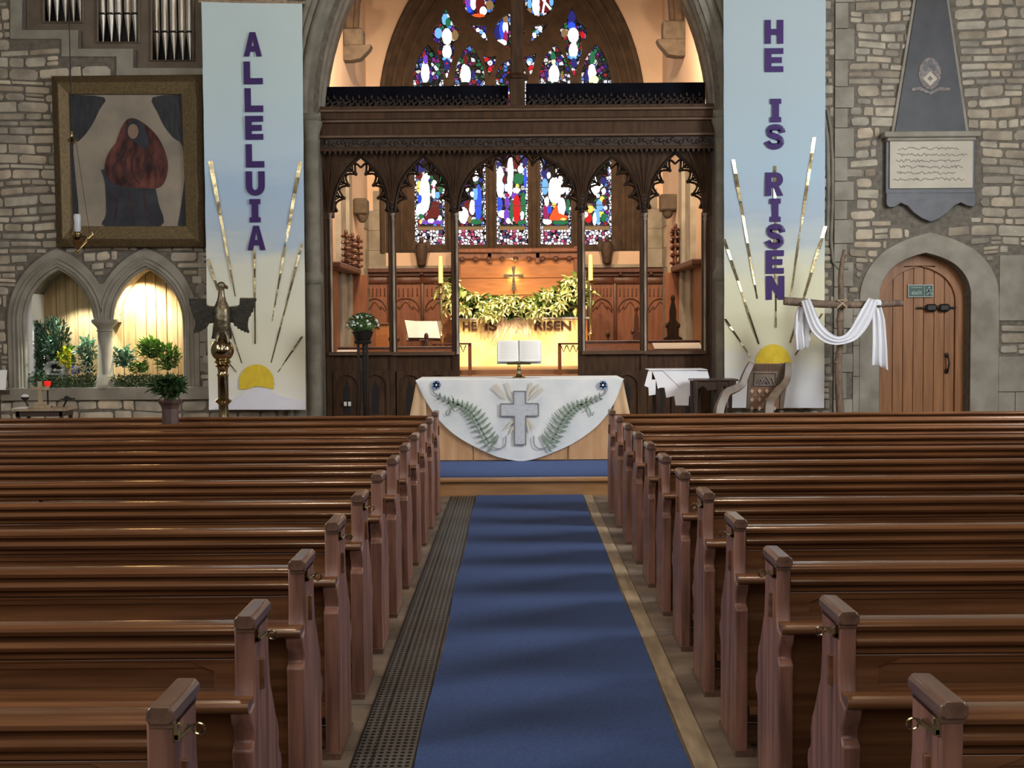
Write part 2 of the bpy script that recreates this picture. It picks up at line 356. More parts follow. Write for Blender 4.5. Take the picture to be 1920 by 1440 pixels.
        if vcol:
            at = me.color_attributes.new('Col', 'FLOAT_COLOR', 'POINT')
            for i, c in enumerate(s.c): at.data[i].color = (*c, 1)
        o = bpy.data.objects.new(name, me); COL.objects.link(o)
        if parent:
            o.parent = parent; o.location = origin - ORG[parent.name]
        else: o.location = origin
        ORG[o.name] = origin
        if bevel:
            b = o.modifiers.new('bevel', 'BEVEL'); b.width = bevel; b.segments = 2; b.limit_method = 'ANGLE'; b.angle_limit = math.radians(40)
        return o

def thing(name, label, cat, loc, group=None):
    o = bpy.data.objects.new(name, None); COL.objects.link(o); o.location = loc; o.empty_display_size = .1
    o['label'] = label; o['category'] = cat
    if group: o['group'] = group
    ORG[o.name] = Vector(loc); return o
def tag(o, label, cat, group=None, kind=None):
    o['label'] = label; o['category'] = cat
    if group: o['group'] = group
    if kind: o['kind'] = kind
    return o
def struct(o): o['kind'] = 'structure'; return o
def dup(root, loc, label=None, group=None):
    r = root.copy(); COL.objects.link(r); r.location = loc
    if label: r['label'] = label
    if group: r['group'] = group
    ORG[r.name] = Vector(loc)
    for ch in list(root.children):
        c = ch.copy(); COL.objects.link(c); c.parent = r
        for g in list(ch.children):
            d = g.copy(); COL.objects.link(d); d.parent = c
    return r
def arch(xl, xr, zs, h, n=12):
    """two-centred arch from (xl,zs) over the apex to (xr,zs)"""
    a = (xr - xl) / 2; cx = (xl + xr) / 2; d = (h * h - a * a) / (2 * a); R = a + d
    ta = math.atan2(h, d); L = []
    for i in range(n + 1):
        t = ta * i / n; L.append((cx + d - R * math.cos(t), zs + R * math.sin(t)))
    return L + [(2 * cx - x, z) for x, z in reversed(L[:-1])]
def ribbon(path, wd):
    """flat 2-D band along a path; wd constant or list of widths"""
    k = len(path); w_ = wd if isinstance(wd, (list, tuple)) else [wd] * k; A = []; B = []
    for i in range(k):
        x0, z0 = path[max(i - 1, 0)]; x1, z1 = path[min(i + 1, k - 1)]; L = math.hypot(x1 - x0, z1 - z0) or 1
        nx, nz = -(z1 - z0) / L, (x1 - x0) / L
        A.append((path[i][0] + nx * w_[i] / 2, path[i][1] + nz * w_[i] / 2)); B.append((path[i][0] - nx * w_[i] / 2, path[i][1] - nz * w_[i] / 2))
    return A + B[::-1]
def rib_quads(mb, path, wd, y0, y1, mi=0):
    k = len(path)
    for i in range(k - 1):
        w0 = wd[i] if isinstance(wd, (list, tuple)) else wd; w1 = wd[i + 1] if isinstance(wd, (list, tuple)) else wd
        (x0, z0), (x1, z1) = path[i], path[i + 1]; L = math.hypot(x1 - x0, z1 - z0) or 1; nx, nz = -(z1 - z0) / L, (x1 - x0) / L
        mb.plate([(x0 + nx * w0 / 2, z0 + nz * w0 / 2), (x1 + nx * w1 / 2, z1 + nz * w1 / 2), (x1 - nx * w1 / 2, z1 - nz * w1 / 2), (x0 - nx * w0 / 2, z0 - nz * w0 / 2)], [], y0, y1, mi=mi)
def ell(cx, cz, rx, rz, n=16, a0=0, a1=2 * PI):
    return [(cx + rx * math.cos(a0 + (a1 - a0) * i / n), cz + rz * math.sin(a0 + (a1 - a0) * i / n)) for i in range(n if a1 - a0 > 6.2 else n + 1)]
def inside(p, poly):
    x, z = p; c = False; j = len(poly) - 1
    for i in range(len(poly)):
        if (poly[i][1] > z) != (poly[j][1] > z) and x < (poly[j][0] - poly[i][0]) * (z - poly[i][1]) / (poly[j][1] - poly[i][1]) + poly[i][0]: c = not c
        j = i
    return c
def text_into(mb, body, x, z, y, h, width=None, depth=.004, mi=0, off=0.0, align='CENTER'):
    """lettering in the XZ plane facing -Y, centred on x, baseline z"""
    cu = bpy.data.curves.new('t', 'FONT'); cu.body = body; cu.size = 1; cu.align_x = 'LEFT'; cu.offset = off
    o = bpy.data.objects.new('t', cu); COL.objects.link(o); dg = bpy.context.evaluated_depsgraph_get()
    me = bpy.data.meshes.new_from_object(o.evaluated_get(dg)); vs = [v.co.copy() for v in me.vertices]
    x0 = min(v.x for v in vs); x1 = max(v.x for v in vs); y0 = 0; y1 = max(v.y for v in vs)
    sz = h / y1; sx = (width / (x1 - x0)) if width else sz
    fs = [tuple(p.vertices) for p in me.polygons]; n = len(vs)
    A = [(x + (v.x - (x0 + x1) / 2) * sx, y, z + v.y * sz) for v in vs]; B = [(p[0], y + depth, p[2]) for p in A]
    mb.add(A + B, fs + [tuple(n + i for i in reversed(f)) for f in fs], mi)
    bpy.data.objects.remove(o); bpy.data.curves.remove(cu); bpy.data.meshes.remove(me)
# ------------------------------------------------------------ the setting
WY = 16.5; SY = 16.9; FZ = .18            # nave east wall, rood screen, dais level
o = MB().box(-7.6, 7.6, -5, 12.75, -.2, 0).build('floor', 'floor', smooth=False); struct(o)
o = MB().box(-7.6, 7.6, 12.68, 17.3, -.2, FZ - .006).build('floor_dais', 'far_floor', smooth=False); struct(o)
o = MB().box(-7.6, 7.6, 12.62, 12.68, 0, FZ - .035).build('trim_step_riser', 'step_wood', smooth=False); struct(o)
o = MB().cham(-7.6, 7.6, 12.59, 12.76, FZ - .035, FZ + .002, .01).build('trim_step_nosing', 'step_wood'); struct(o)
o = MB().box(-3.2, 3.2, 17.3, 21.4, -.2, .5).box(-3.2, 3.2, 21.4, 25.9, -.2, .9).box(-3.2, 3.2, 21.9, 25.9, .9, .98).build('floor_chancel', 'far_floor', smooth=False); struct(o)
for nm, x0, x1 in (('wall_left', -7.85, -7.6), ('wall_right', 7.6, 7.85)):
    struct(MB().box(x0, x1, -5, 17.3, -.2, 9.6).build(nm, 'ashlar', smooth=False))
struct(MB().box(-7.6, 7.6, -5.2, -5, -.2, 9.6).build('wall_rear', 'ashlar', smooth=False))
struct(MB().box(-7.85, 7.85, -5.2, 17.3, 9.6, 9.8).build('ceiling', 'organ_case', smooth=False))
# ----- east wall of the nave with the chancel arch, the double niche, the door and the stepped organ opening
AXL, AXR, AZS, AH = -2.60, 2.71, 4.55, 3.69
cx_arch = arch(AXL, AXR, AZS, AH, 20)
n_l0, n_l1 = U(41, 590, WY)[0], U(180, 590, WY)[0]; n_r0, n_r1 = U(205, 590, WY)[0], U(347, 590, WY)[0]
n_zb = U(190, 726, WY)[1]; n_zs = U(190, 604, WY)[1]; n_h = U(190, 499, WY)[1] - n_zs
niche = [(n_l0, n_zb)] + arch(n_l0, n_l1, n_zs, n_h, 12) + arch(n_r0, n_r1, n_zs, n_h, 12) + [(n_r1, n_zb)]
d_x0, d_x1 = U(1648, 600, WY)[0], U(1819, 600, WY)[0]; d_zs = U(1740, 560, WY)[1]; d_h = U(1740, 474, WY)[1] - d_zs
def _sp(L, k=4):
    out = []
    for i in range(len(L) - 1):
        p0, p1, p2, p3 = L[max(i - 1, 0)], L[i], L[i + 1], L[min(i + 2, len(L) - 1)]
        for j in range(k):
            u = j / k; out.append(tuple(.5 * (2 * p1[q] + (p2[q] - p0[q]) * u + (2 * p0[q] - 5 * p1[q] + 4 * p2[q] - p3[q]) * u * u + (3 * p1[q] - p0[q] - 3 * p2[q] + p3[q]) * u ** 3) for q in (0, 1)))
    return out + [L[-1]]
def tudor(x0, x1, zs, h, k=4):
    hp = [(0, 0), (.02, .24), (.13, .50), (.34, .73), (.66, .90), (1, 1)]
    L = _sp(hp, k); a = (x1 - x0) / 2
    A = [(x0 + a * u, zs + h * v) for u, v in L]
    return A + [(x0 + x1 - x, z) for x, z in reversed(A[:-1])]
door_hole = [(d_x0, FZ)] + tudor(d_x0, d_x1, d_zs, d_h) + [(d_x1, FZ)]
organ_hole = UL([(42, -60), (42, 57), (147, 57), (147, 92), (250, 92), (250, 128), (385, 128), (385, -60)], WY)
outer = [(-7.6, -.2), (-7.6, 9.6), (7.6, 9.6), (7.6, -.2), (d_x1, -.2)] + door_hole[::-1] + [(d_x0, -.2), (AXR, -.2)] + cx_arch[::-1] + [(AXL, -.2)]
wall = MB().plate(outer, [niche, organ_hole], WY, 17.3)
wall = wall.build('wall_back', 'mortar', smooth=False); struct(wall)
# dressed stone bands round the openings, standing just proud of the rubble
db = MB()
def band(inner, outer_, y0=WY - .03, y1=WY + .02, mi=0):
    db.plate(inner + outer_[::-1], [], y0, y1, mi=mi)
excl = []
def off_arch(xl, xr, zs, h, t, n=12): return arch(xl - t, xr + t, zs, h + t * 1.12, n)
# niche surround
o1 = arch(n_l0 - .19, n_l1 + .19, n_zs, n_h + .24, 12); o2 = arch(n_r0 - .19, n_r1 + .19, n_zs, n_h + .24, 12)
xm = (n_l1 + n_r0) / 2
left_out = [p for p in o1 if p[0] <= xm]; right_out = [p for p in o2 if p[0] >= xm]
surround = [(n_l0 - .19, n_zb - .02)] + left_out + right_out + [(n_r1 + .19, n_zb - .02)]
db.plate(surround, [niche[:]], WY - .03, WY + .02)
db.box(n_l0 - .28, n_r1 + .32, WY - .07, WY + .05, n_zb - .17, n_zb)
excl.append([(n_l0 - .3, n_zb - .17)] + surround + [(n_r1 + .3, n_zb - .17)])
# door surround with plinth blocks
dl, dr = U(1611, 600, WY)[0], U(1872, 600, WY)[0]
dout = [(dl, FZ)] + tudor(dl, dr, d_zs - .05, U(1740, 436, WY)[1] - d_zs + .05) + [(dr, FZ)]
db.plate([(dl, FZ)] + dout[1:-1] + [(dr, FZ), (d_x1, FZ)] + door_hole[::-1][1:-1] + [(d_x0, FZ)], [], WY - .03, WY + .02)
excl.append(dout)
# organ opening, stepped course
st = UL([(20, -60), (20, 74), (116, 74), (116, 107), (219, 107), (219, 142), (385, 142)], WY)
db.plate(st + organ_hole[::-1][1:][:0] + UL([(385, 128), (250, 128), (250, 92), (147, 92), (147, 57), (42, 57), (42, -60)], WY), [], WY - .025, WY + .02)
excl.append(st + UL([(385, -60)], WY))
# quoin strip right of the right banner and stone behind the standing cross
qx0, qx1 = U(1563, 500, WY)[0], U(1587, 500, WY)[0]; z = FZ; k = 0
while z < 6.4:
    h = rnd.uniform(.24, .42); db.box(qx0, qx1 + (.085 if k % 2 else 0) , WY - .03, WY + .02, z + .004, z + h - .004); 
    excl.append([(qx0, z), (qx0, z + h), (qx1 + (.09 if k % 2 else 0), z + h), (qx1 + (.09 if k % 2 else 0), z)]); z += h; k += 1
z1_ = U(1600, 560, WY)[1]; z = FZ
while z < z1_ - .2:
    h = rnd.uniform(.38, .5); db.box(qx1 + .09, dl, WY - .022, WY + .02, z, min(z + h, z1_) - .006); z += h
excl.append([(qx1, FZ), (qx1, z1_), (dl, z1_), (dl, FZ)])
# big dressed blocks right of the door
bx0 = dr; bx1 = 7.6
for y0_, y1_, xs in ((478, 602, (0, 1)), (602, 668, (0, .0)), (668, 735, (0, .5, 1)), (735, 800, (0, .3, 1)), (800, 870, (0, .6, 1))):
    za, zb = U(1880, y1_, WY)[1], U(1880, y0_, WY)[1]
    if y0_ == 602:
        excl.append([(bx0, za), (bx0, zb), (bx0 + .02, zb), (bx0 + .02, za)]); continue
    for a, b in zip(xs[:-1], xs[1:]):
        X0 = bx0 + (bx1 - bx0) * a * .7 if a else bx0; X1 = bx0 + (bx1 - bx0) * b * .7 if b < 1 else bx1
        db.box(X0 + .004, X1 - .004, WY - .02, WY + .02, za + .004, zb - .004)
    excl.append([(bx0, za), (bx0, zb), (bx1, zb), (bx1, za)])
# toothed stones beside the niche
for i in range(9):
    zz = .3 + i * .26; ww = .09 if i % 2 else .0
    if i not in (0,): db.box(n_r1 + .19, n_r1 + .28 + ww, WY - .02, WY + .02, n_zb + i * .2, n_zb + i * .2 + .19)
o = db.build('surround', 'ashlar', wall, bevel=.006)
# chancel arch orders: rolls and hollows swept round the arch, shafts with capitals and rings below
ar = MB()
def arch_off(t, y):
    a = (AXR - AXL) / 2; d = (AH * AH - a * a) / (2 * a); R = a + d + t; cxm = (AXL + AXR) / 2
    L = []; ta = math.acos(d / R)
    for i in range(31): th = ta * i / 30; L.append((cxm + d - R * math.cos(th), y, AZS + R * math.sin(th)))
    return L + [(2 * cxm - x, yy, z) for x, yy, z in reversed(L[:-1])]
for t, y, r in ((.01, 16.78, .07), (.03, 16.60, .06), (.11, 16.53, .05), (.20, 16.50, .065), (.30, 16.46, .045), (.38, 16.44, .05)):
    ar.tube(arch_off(t, y), r, 10)
for t0, t1, y0 in ((.06, .36, WY - .02),):
    A = [(p[0], p[2]) for p in arch_off(t0, 0)]; B = [(p[0], p[2]) for p in arch_off(t1, 0)]
    ar.plate(A + B[::-1], [], y0, WY + .03)
excl.append([(AXL - .46, 0)] + [(p[0], p[2]) for p in arch_off(.46, 0)] + [(AXR + .46, 0)])
o = ar.build('arch_moulding', 'ashlar_d', wall, ang=50)
for sx, X in ((-1, AXL), (1, AXR)):
    cl = MB(); zr = U(590, 545, WY)[1]
    for dx, Y, r in ((.10, WY + .02, .105), (.275, WY - .03, .085), (.39, WY + .0, .07)):
        xx = X + sx * dx
        cl.lathe([(r * 1.5, 0), (r * 1.5, .12), (r * 1.2, .2), (r, .28), (r, zr - .10), (r * 1.12, zr - .09), (r * 1.35, zr - .04), (r * 1.35, zr + .01), (r * 1.1, zr + .06), (r, zr + .08),
                  (r, 4.02), (r * 1.15, 4.06), (r, 4.09), (r * 1.1, 4.16), (r * 1.45, 4.28), (r * 1.5, 4.32)], (xx, Y, FZ), 20)
    cl.cham(X - .03 if sx > 0 else X - .5, X + .5 if sx > 0 else X + .03, WY - .13, WY + .2, 4.50, 4.60, .03)
    cl.cham(X - .0 if sx > 0 else X - .47, X + .47 if sx > 0 else X + .0, WY - .10, WY + .2, 4.44, 4.51, .02)
    cl.box(X, X + sx * .46, WY - .025, WY + .03, FZ, 4.46)
    cl.build('respond_shaft', 'ashlar_d', wall, ang=40)
# memorial, painting footprints: leave them free of stones
excl.append(UL([(1650, 250), (1650, 390), (1700, 425), (1800, 425), (1836, 390), (1836, 250)], WY))
excl.append(UL([(1680, 250), (1716, -20), (1778, -20), (1812, 250)], WY))
# ----- coursed rubble
fb = MB()
shapes = excl + [organ_hole]
def blocked(x0, x1, z0, z1):
    pts = [(x0, z0), (x1, z0), (x1, z1), (x0, z1), ((x0 + x1) / 2, (z0 + z1) / 2), ((x0 + x1) / 2, z0), ((x0 + x1) / 2, z1), (x0, (z0 + z1) / 2), (x1, (z0 + z1) / 2)]
    return any(inside(p, s) for s in shapes for p in pts)
def rubble(xa, xb, za, zb, hmin, hmax, lmin, lmax, tone):
    z = za
    while z < zb - .05:
        h = rnd.uniform(hmin, hmax); x = xa + rnd.uniform(-.2, 0)
        while x < xb:
            L = rnd.uniform(lmin, lmax); g = .014
            x1 = x + L; z0, z1 = z + g * .6, z + h - g * .6
            if rnd.random() < .18: z0 += h * rnd.uniform(0, .15); z1 -= h * rnd.uniform(0, .12)
            ok = False
            for fr in (1, .55, .3):
                x1 = x + L * fr
                if x1 - x > .05 and not blocked(x, x1 - g, z0, z1): ok = True; break
            if not ok: x += .05; continue
            if rnd.random() < .14 and h > .11 and x1 - x < .3:     # a narrow course split in two
                parts = [(z0, (z0 + z1) / 2 - g * .4), ((z0 + z1) / 2 + g * .4, z1)]
            else: parts = [(z0, z1)]
            for p0, p1 in parts:
                t = tone * rnd.uniform(.74, 1.30); wv = rnd.uniform(-.05, .05); fb.cur = (t * (1 + wv), t, t * (1 - wv))
                xl, xr = x, x1 - g; w_, hh = xr - xl, p1 - p0; c = min(w_, hh) * rnd.uniform(.10, .30); J = lambda s=.11: rnd.uniform(-s, s) * min(w_, hh)
                P = [(xl + c + J(), p0 + abs(J(.05))), (xr - c + J(), p0 + abs(J(.05))), (xr - abs(J(.05)), p0 + c + J()), (xr - abs(J(.05)), p1 - c + J()), (xr - c + J(), p1 - abs(J(.06))), (xl + c + J(), p1 - abs(J(.06))), (xl + abs(J(.05)), p1 - c + J()), (xl + abs(J(.05)), p0 + c + J())]
                mx, mz = (xl + xr) / 2, (p0 + p1) / 2; D = rnd.uniform(.012, .028); k = min(.014, hh * .2)
                def ins(p, q): 
                    dx, dz = mx - p[0], mz - p[1]; L_ = math.hypot(dx, dz); return (p[0] + dx / L_ * q, p[1] + dz / L_ * q)
                I1 = [ins(p, k * .5) for p in P]; I2 = [ins(p, k * 1.7) for p in P]
                vs = [(a, WY + .004, b) for a, b in P] + [(a, WY - D * .8, b) for a, b in I1] + [(a, WY - D + J(.02), b) for a, b in I2] + [(mx, WY - D - .002 + J(.03), mz)]
                vs = [(a, y_, b + .020 * math.sin(2.1 * a + 2.3 * z) + .011 * math.sin(5.3 * a + 6.1 * z + 1)) for a, y_, b in vs]
                fs = [(i, (i + 1) % 8, 8 + (i + 1) % 8, 8 + i) for i in range(8)] + [(8 + i, 8 + (i + 1) % 8, 16 + (i + 1) % 8, 16 + i) for i in range(8)] + [(16 + i, 16 + (i + 1) % 8, 24) for i in range(8)]
                fb.add(vs, fs)
            x = x1
        z += h
rubble(-7.6, -3.0, .2, 6.7, .065, .19, .12, .48, 1.12)
rubble(3.1, 7.6, .2, 6.7, .075, .165, .12, .44, .92)
o = fb.build('rubble_facing', 'stone', wall, vcol=True, ang=50)
# curved hood stone and cable between the right banner and the quoins
hd = MB(); hd.tube([U3(x, y, WY - .03) for x, y in ((1551, 205), (1557, 240), (1561, 300), (1561, 380), (1558, 450), (1562, 490), (1572, 503), (1590, 503))], .022, 8)
hd.tube([U3(x, y, WY - .02) for x, y in ((1544, 215), (1551, 260), (1553, 330), (1552, 400), (1550, 450))], .03, 8)
hd.build('hood_moulding', 'ashlar_d', wall)
# niche column, back boards, mouldings
cm = MB(); cxn = (n_l1 + n_r0) / 2; H = n_zs - n_zb
cm.lathe([(.17, -.02), (.16, .05), (.12, .12), (.115, .16), (.10, .18), (.098, H - .13), (.115, H - .12), (.10, H - .10), (.11, H - .07), (.15, H - .03), (.175, H), (.175, H + .035)], (cxn, WY + .08, n_zb), 16)
cm.build('niche_column', 'ashlar', wall, ang=40)
nm = MB()
for t, y, r in ((-.015, WY + .03, .03), (.05, WY - .025, .022), (.105, WY - .03, .018)):
    for a, b in ((n_l0, n_l1), (n_r0, n_r1)):
        P = arch(a - t, b + t, n_zs, n_h + t * 1.1, 14); P = [(a - t, n_zb)] + P + [(b + t, n_zs)] if a == n_l0 else P + [(b + t, n_zb)]
        nm.tube([(x, y, z) for x, z in P], r, 8)
nm.build('niche_moulding', 'ashlar', wall, ang=50)
bk = MB(); x = n_l0 + .1
while x < n_r1 - .02:
    w_ = rnd.uniform(.13, .17); bk.cham(x, min(x + w_, n_r1 - .02) - .006, WY + .52 + rnd.uniform(0, .02), WY + .56, n_zb, n_zs + n_h, .006); x += w_
bk.build('back_boards', 'board', wall)
MBs = MB().box(n_l0 + .0, n_l0 + .1, WY + .1, WY + .6, n_zb, n_zs + n_h).build('niche_reveal', 'paper', wall, smooth=False)
struct(MB().box(n_l0 - .2, n_r1 + .3, WY + .6, WY + .63, n_zb - .1, n_zs + n_h + .1).build('trim_niche_backing', 'organ_case', smooth=False))
lamp('niche_lamp', 'SPOT', (n_r0 + .26, WY + .22, n_zs + n_h - .26), (n_r0 + .30, WY + .6, n_zs - .05), 115, (1, .82, .56), .03, spot=130)
lamp('niche_lamp', 'SPOT', (n_l1 - .25, WY + .12, n_zs + n_h - .30), (n_l0 + .6, WY + .35, n_zb + .1), 95, (.92, 1, .86), .03, spot=95)
lamp('niche_lamp', 'SPOT', (n_r1 - .5, WY + .12, n_zs + n_h - .22), (n_r0 + .6, WY + .35, n_zb + .1), 55, (.95, 1, .86), .03, spot=95)

# ----- oak door in the deep reveal
dt = MB(); dy = WY + .24; n = 7
dp = [(d_x0, FZ)] + tudor(d_x0, d_x1, d_zs, d_h) + [(d_x1, FZ)]
dt.plate(dp, [], dy + .03, dy + .08)
for i in range(n):                                                                # planks as slight raised strips
    a = d_x0 + .12 + (d_x1 - d_x0 - .24) * i / n; b = d_x0 + .12 + (d_x1 - d_x0 - .24) * (i + 1) / n
    P = tudor(d_x0 + .12, d_x1 - .12, d_zs - .08, d_h * .86, 8)
    def top(x): 
        for (xa, za), (xb, zb) in zip(P[:-1], P[1:]):
            if xa <= x <= xb: return za + (zb - za) * (x - xa) / max(xb - xa, 1e-6)
        return d_zs - .16
    a += .006; b -= .006
    dt.plate([(a, FZ + .01)] + [(a + (b - a) * q / 4, top(a + (b - a) * q / 4)) for q in range(5)] + [(b, FZ + .01)], [], dy + .012, dy + .04)
door = dt.build('door_1', 'door', bevel=.003, ang=30); struct(door)
fr = MB(); inn = [(d_x0 + .12, FZ)] + tudor(d_x0 + .12, d_x1 - .12, d_zs - .08, d_h * .86) + [(d_x1 - .12, FZ)]
fr.plate([(d_x0, FZ)] + dp[1:-1] + [(d_x1, FZ), (d_x1 - .12, FZ)] + inn[::-1][1:-1] + [(d_x0 + .12, FZ)], [], dy - .03, dy + .05)
fr.build('door_frame', 'door', door, bevel=.004)
hx, hz = U(1775, 681, dy); hm = MB(); hm.tube([(hx, dy - .01, hz + .11), (hx, dy - .06, hz + .08), (hx + .01, dy - .07, hz), (hx, dy - .06, hz - .08), (hx, dy - .01, hz - .11)], .012, 8)
hm.ball((hx, dy, hz + .11), (.03, .014, .035)).ball((hx, dy, hz - .11), (.03, .014, .035)); hm.build('handle', 'iron', door)
lx, lz = U(1755, 577, dy); lk = MB(); lk.tube([(lx - .27, dy - .02, lz), (lx + .27, dy - .02, lz)], .014, 8)
lk.cham(lx - .15, lx - .005, dy - .07, dy, lz - .05, lz + .05, .02).cham(lx + .03, lx + .17, dy - .07, dy, lz - .05, lz + .05, .02); lk.build('bolt', 'iron', door)
# exit sign on the door
sx0, sz1 = U(1702, 534, dy); sx1, sz0 = U(1749, 557, dy)
t = thing('exit_sign', 'small green and white emergency exit sign fixed high on the oak door', 'sign', ((sx0 + sx1) / 2, dy - .03, sz0))
MB().box(sx0, sx1, dy - .02, dy + .012, sz0, sz1).build('backplate', 'sign_white', t, smooth=False)
sw = sx1 - sx0; sh = sz1 - sz0
MB().box(sx0 + .012, sx0 + sw * .64, dy - .023, dy - .019, sz0 + .012, sz1 - .012).box(sx0 + sw * .66, sx1 - .012, dy - .023, dy - .019, sz0 + .012, sz1 - .012).build('green_field', 'sign_green', t, smooth=False)
mb = MB(); text_into(mb, 'exit', sx0 + sw * .34, sz0 + .035, dy - .027, .06, sw * .42, off=.01)
for i in range(6): mb.box(sx0 + sw * (.12 + i * .075), sx0 + sw * (.165 + i * .075), dy - .027, dy - .022, sz1 - .045, sz1 - .032)
mb.build('lettering', 'sign_white', t, smooth=False)
px0 = sx0 + sw * .83; mb = MB(); Zm = (sz0 + sz1) / 2
for pth in ([(-.01, .02), (.0, -.02), (-.03, -.055)], [(.0, -.02), (.03, -.03), (.03, -.06)], [(-.01, .02), (.03, .0)], [(-.01, .02), (-.04, .0)], [(-.01, .03), (0, -.02)]):
    rib_quads(mb, [(px0 + a, Zm + b) for a, b in pth], .012, dy - .027, dy - .022)
mb.plate(ell(px0, Zm + .045, .012, .012, 10), [], dy - .027, dy - .022).build('running_figure', 'sign_white', t, smooth=False)

# ----- organ: case plate with three lights, pipes behind
oc = MB(); cy = WY + .12
holes = [UL([(a, y0), (a, b), (c, b), (c, y0)], cy) for a, c, b, y0 in ((82, 156, 42, -50), (183, 261, 80, -50), (284, 363, 114, -50))]
ostep = UL([(43, -59), (43, 56), (148, 56), (148, 91), (251, 91), (251, 127), (384, 127), (384, -59)], WY)
oc.plate(ostep, holes, cy, cy + .05)
oc_o = thing('organ_case', 'brown wooden organ case front stepping down above the framed painting', 'organ', (U(250, 128, cy)[0], cy, U(250, 128, cy)[1]))
oc.build('case_front', 'organ_case', oc_o, smooth=False)
mo = MB()
for h in holes: mo.tube([(x, cy - .01, z) for x, z in h], .022, 6, closed=True)
mo.build('case_moulding', 'organ_case', oc_o)
MB().plate(ostep, [], cy + .42, cy + .45).build('case_back', 'black', oc_o, smooth=False)
words = ['leftmost', 'second from left', 'middle', 'fourth from left', 'rightmost']
for wi, (xs, ym, yt, nmw) in enumerate((((91, 106, 122, 137, 150), -14, 43, 'highest left opening'), ((192, 208, 223, 240, 254), 27, 80, 'middle opening'), ((294, 310, 326, 342, 356), 61, 113, 'lowest right opening'))):
    for i, px in enumerate(xs):
        Y = cy + .17; x, zm = U(px, ym, Y); zt = U(px, yt, Y)[1]; r = .050
        t = thing('organ_pipe', f'{words[i]} silver organ pipe in the {nmw} of the organ case', 'organ pipe', (x, Y, zt), 'organ pipes above the painting')
        MB().lathe([(.008, 0), (r, zm - zt - .01)], (x, Y, zt), 14).build('foot', 'tin', t)
        b = MB(); b.lathe([(r * .93, 0), (r, .03), (r, 6.42 - zm)], (x, Y, zm), 14); b.build('pipe_body', 'tin', t)
        MB().box(x - .035, x + .035, Y - r - .004, Y - r + .02, zm - .012, zm + .014).build('mouth', 'black', t, smooth=False)

# ------------------------------------------------------------ chancel shell
CX0, CX1, EY = -2.98, 3.05, 25.2
struct(MB().box(CX0 - .2, CX0, 17.3, EY + .8, -.2, 10.2).build('wall_chancel_left', 'plaster', smooth=False))
struct(MB().box(CX1, CX1 + .2, 17.3, EY + .8, -.2, 10.2).build('wall_chancel_right', 'plaster', smooth=False))
struct(MB().box(CX0 - .2, CX1 + .2, 17.3, EY + 1, 10.2, 10.4).build('ceiling_chancel', 'organ_case', smooth=False))
# east wall with the window splay
WX = U(959, 100, EY)[0]
def win_arch(hw, zs, t, y, zb):
    d = 1.62; R = hw + d; ta = math.acos(d / R); L = []
    for i in range(17): th = ta * i / 16; L.append((WX + d - R * math.cos(th), y, zs + R * math.sin(th)))
    L = L + [(2 * WX - p[0], p[1], p[2]) for p in reversed(L[:-1])]
    return [(L[0][0], y, zb)] + L + [(L[-1][0], y, zb)]
zsill = U(959, 468, EY)[1]; zsp = 6.1
A = win_arch(2.66, zsp, 0, EY, zsill - .05); B = win_arch(2.15, zsp, 0, EY + .5, zsill + .03)
ew = MB(); ew.plate([(CX0, -.2), (CX0, 10.2), (CX1, 10.2), (CX1, -.2)], [[(p[0], p[2]) for p in A]], EY, EY + .2)
ew_o = ew.build('wall_far', 'plaster', smooth=False); struct(ew_o)
sp = MB(); n = len(A); sp.add(A + B, [(i, (i + 1) % n, n + (i + 1) % n, n + i) for i in range(n)])
for t_, r_ in ((.0, .06), (.35, .05), (.7, .045)):
    sp.tube([tuple(Vector(a).lerp(Vector(b), t_) - Vector((0, .01, 0))) for a, b in zip(A, B)], r_, 8)
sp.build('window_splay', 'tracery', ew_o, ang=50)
# quoins of dressed stone either side of the window, under the plaster
q = MB(); z = .9; k = 0
while z < 4.3:
    for s, cxn_ in ((-1, CX0), (1, CX1)):
        inner_x = WX + s * 2.60; out = cxn_ if z < 3.85 else cxn_ - s * .12
        q.box(min(inner_x, out), max(inner_x, out), EY - .02, EY + .02, z, z + .40)
        ext = .42 if z < 2.9 else (.30 if k % 2 else .16)
        if z < 3.9: q.box(cxn_, cxn_ - s * .02, EY - ext * 2.2, EY, z, z + .40)
    z += .405; k += 1
q.build('quoin_stones', 'ashlar', ew_o, bevel=.004)
struct(MB().box(CX0, CX1, EY - .10, EY + .02, U(1000, 503, EY)[1], U(1000, 497, EY)[1]).build('trim_string_course', 'ashlar', smooth=False))
# roof brace corbels on the chancel side walls
for s, X, (xa, xb, ya, yb) in ((-1, CX0, (640, 694, 56, 116)), (1, CX1, (1222, 1272, 42, 108))):
    Y = 22.0; zt = U(xa, ya, Y)[1]; zb = U(xa, yb, Y)[1]; zm = zt - (zt - zb) * .55
    m = MB(); m.cham(X, X - s * .36, Y - .16, Y + .16, zm, zt, .03)
    m.plate([(X, zm), (X - s * .50, zm + .02), (X - s * .46, zm - .06), (X - s * .30, zb + .03), (X - s * .15, zb), (X, zb)], [], Y - .14, Y + .14)
    P = [(X - s * .12, Y, zt), (X - s * .16, Y, zt + .5), (X - s * .34, Y, zt + 1.1), (X - s * .75, Y, zt + 1.7), (X - s * 1.4, Y, zt + 2.3)]
    m2 = MB(); m2.tube(P, .15, 8); m2.tube([(p[0] - s * .1, p[1] - .12, p[2]) for p in P], .05, 8)
    ob = m.build('trim_roof_corbel', 'corbel', bevel=.01); struct(ob); m2.build('arched_brace', 'tracery', ob)
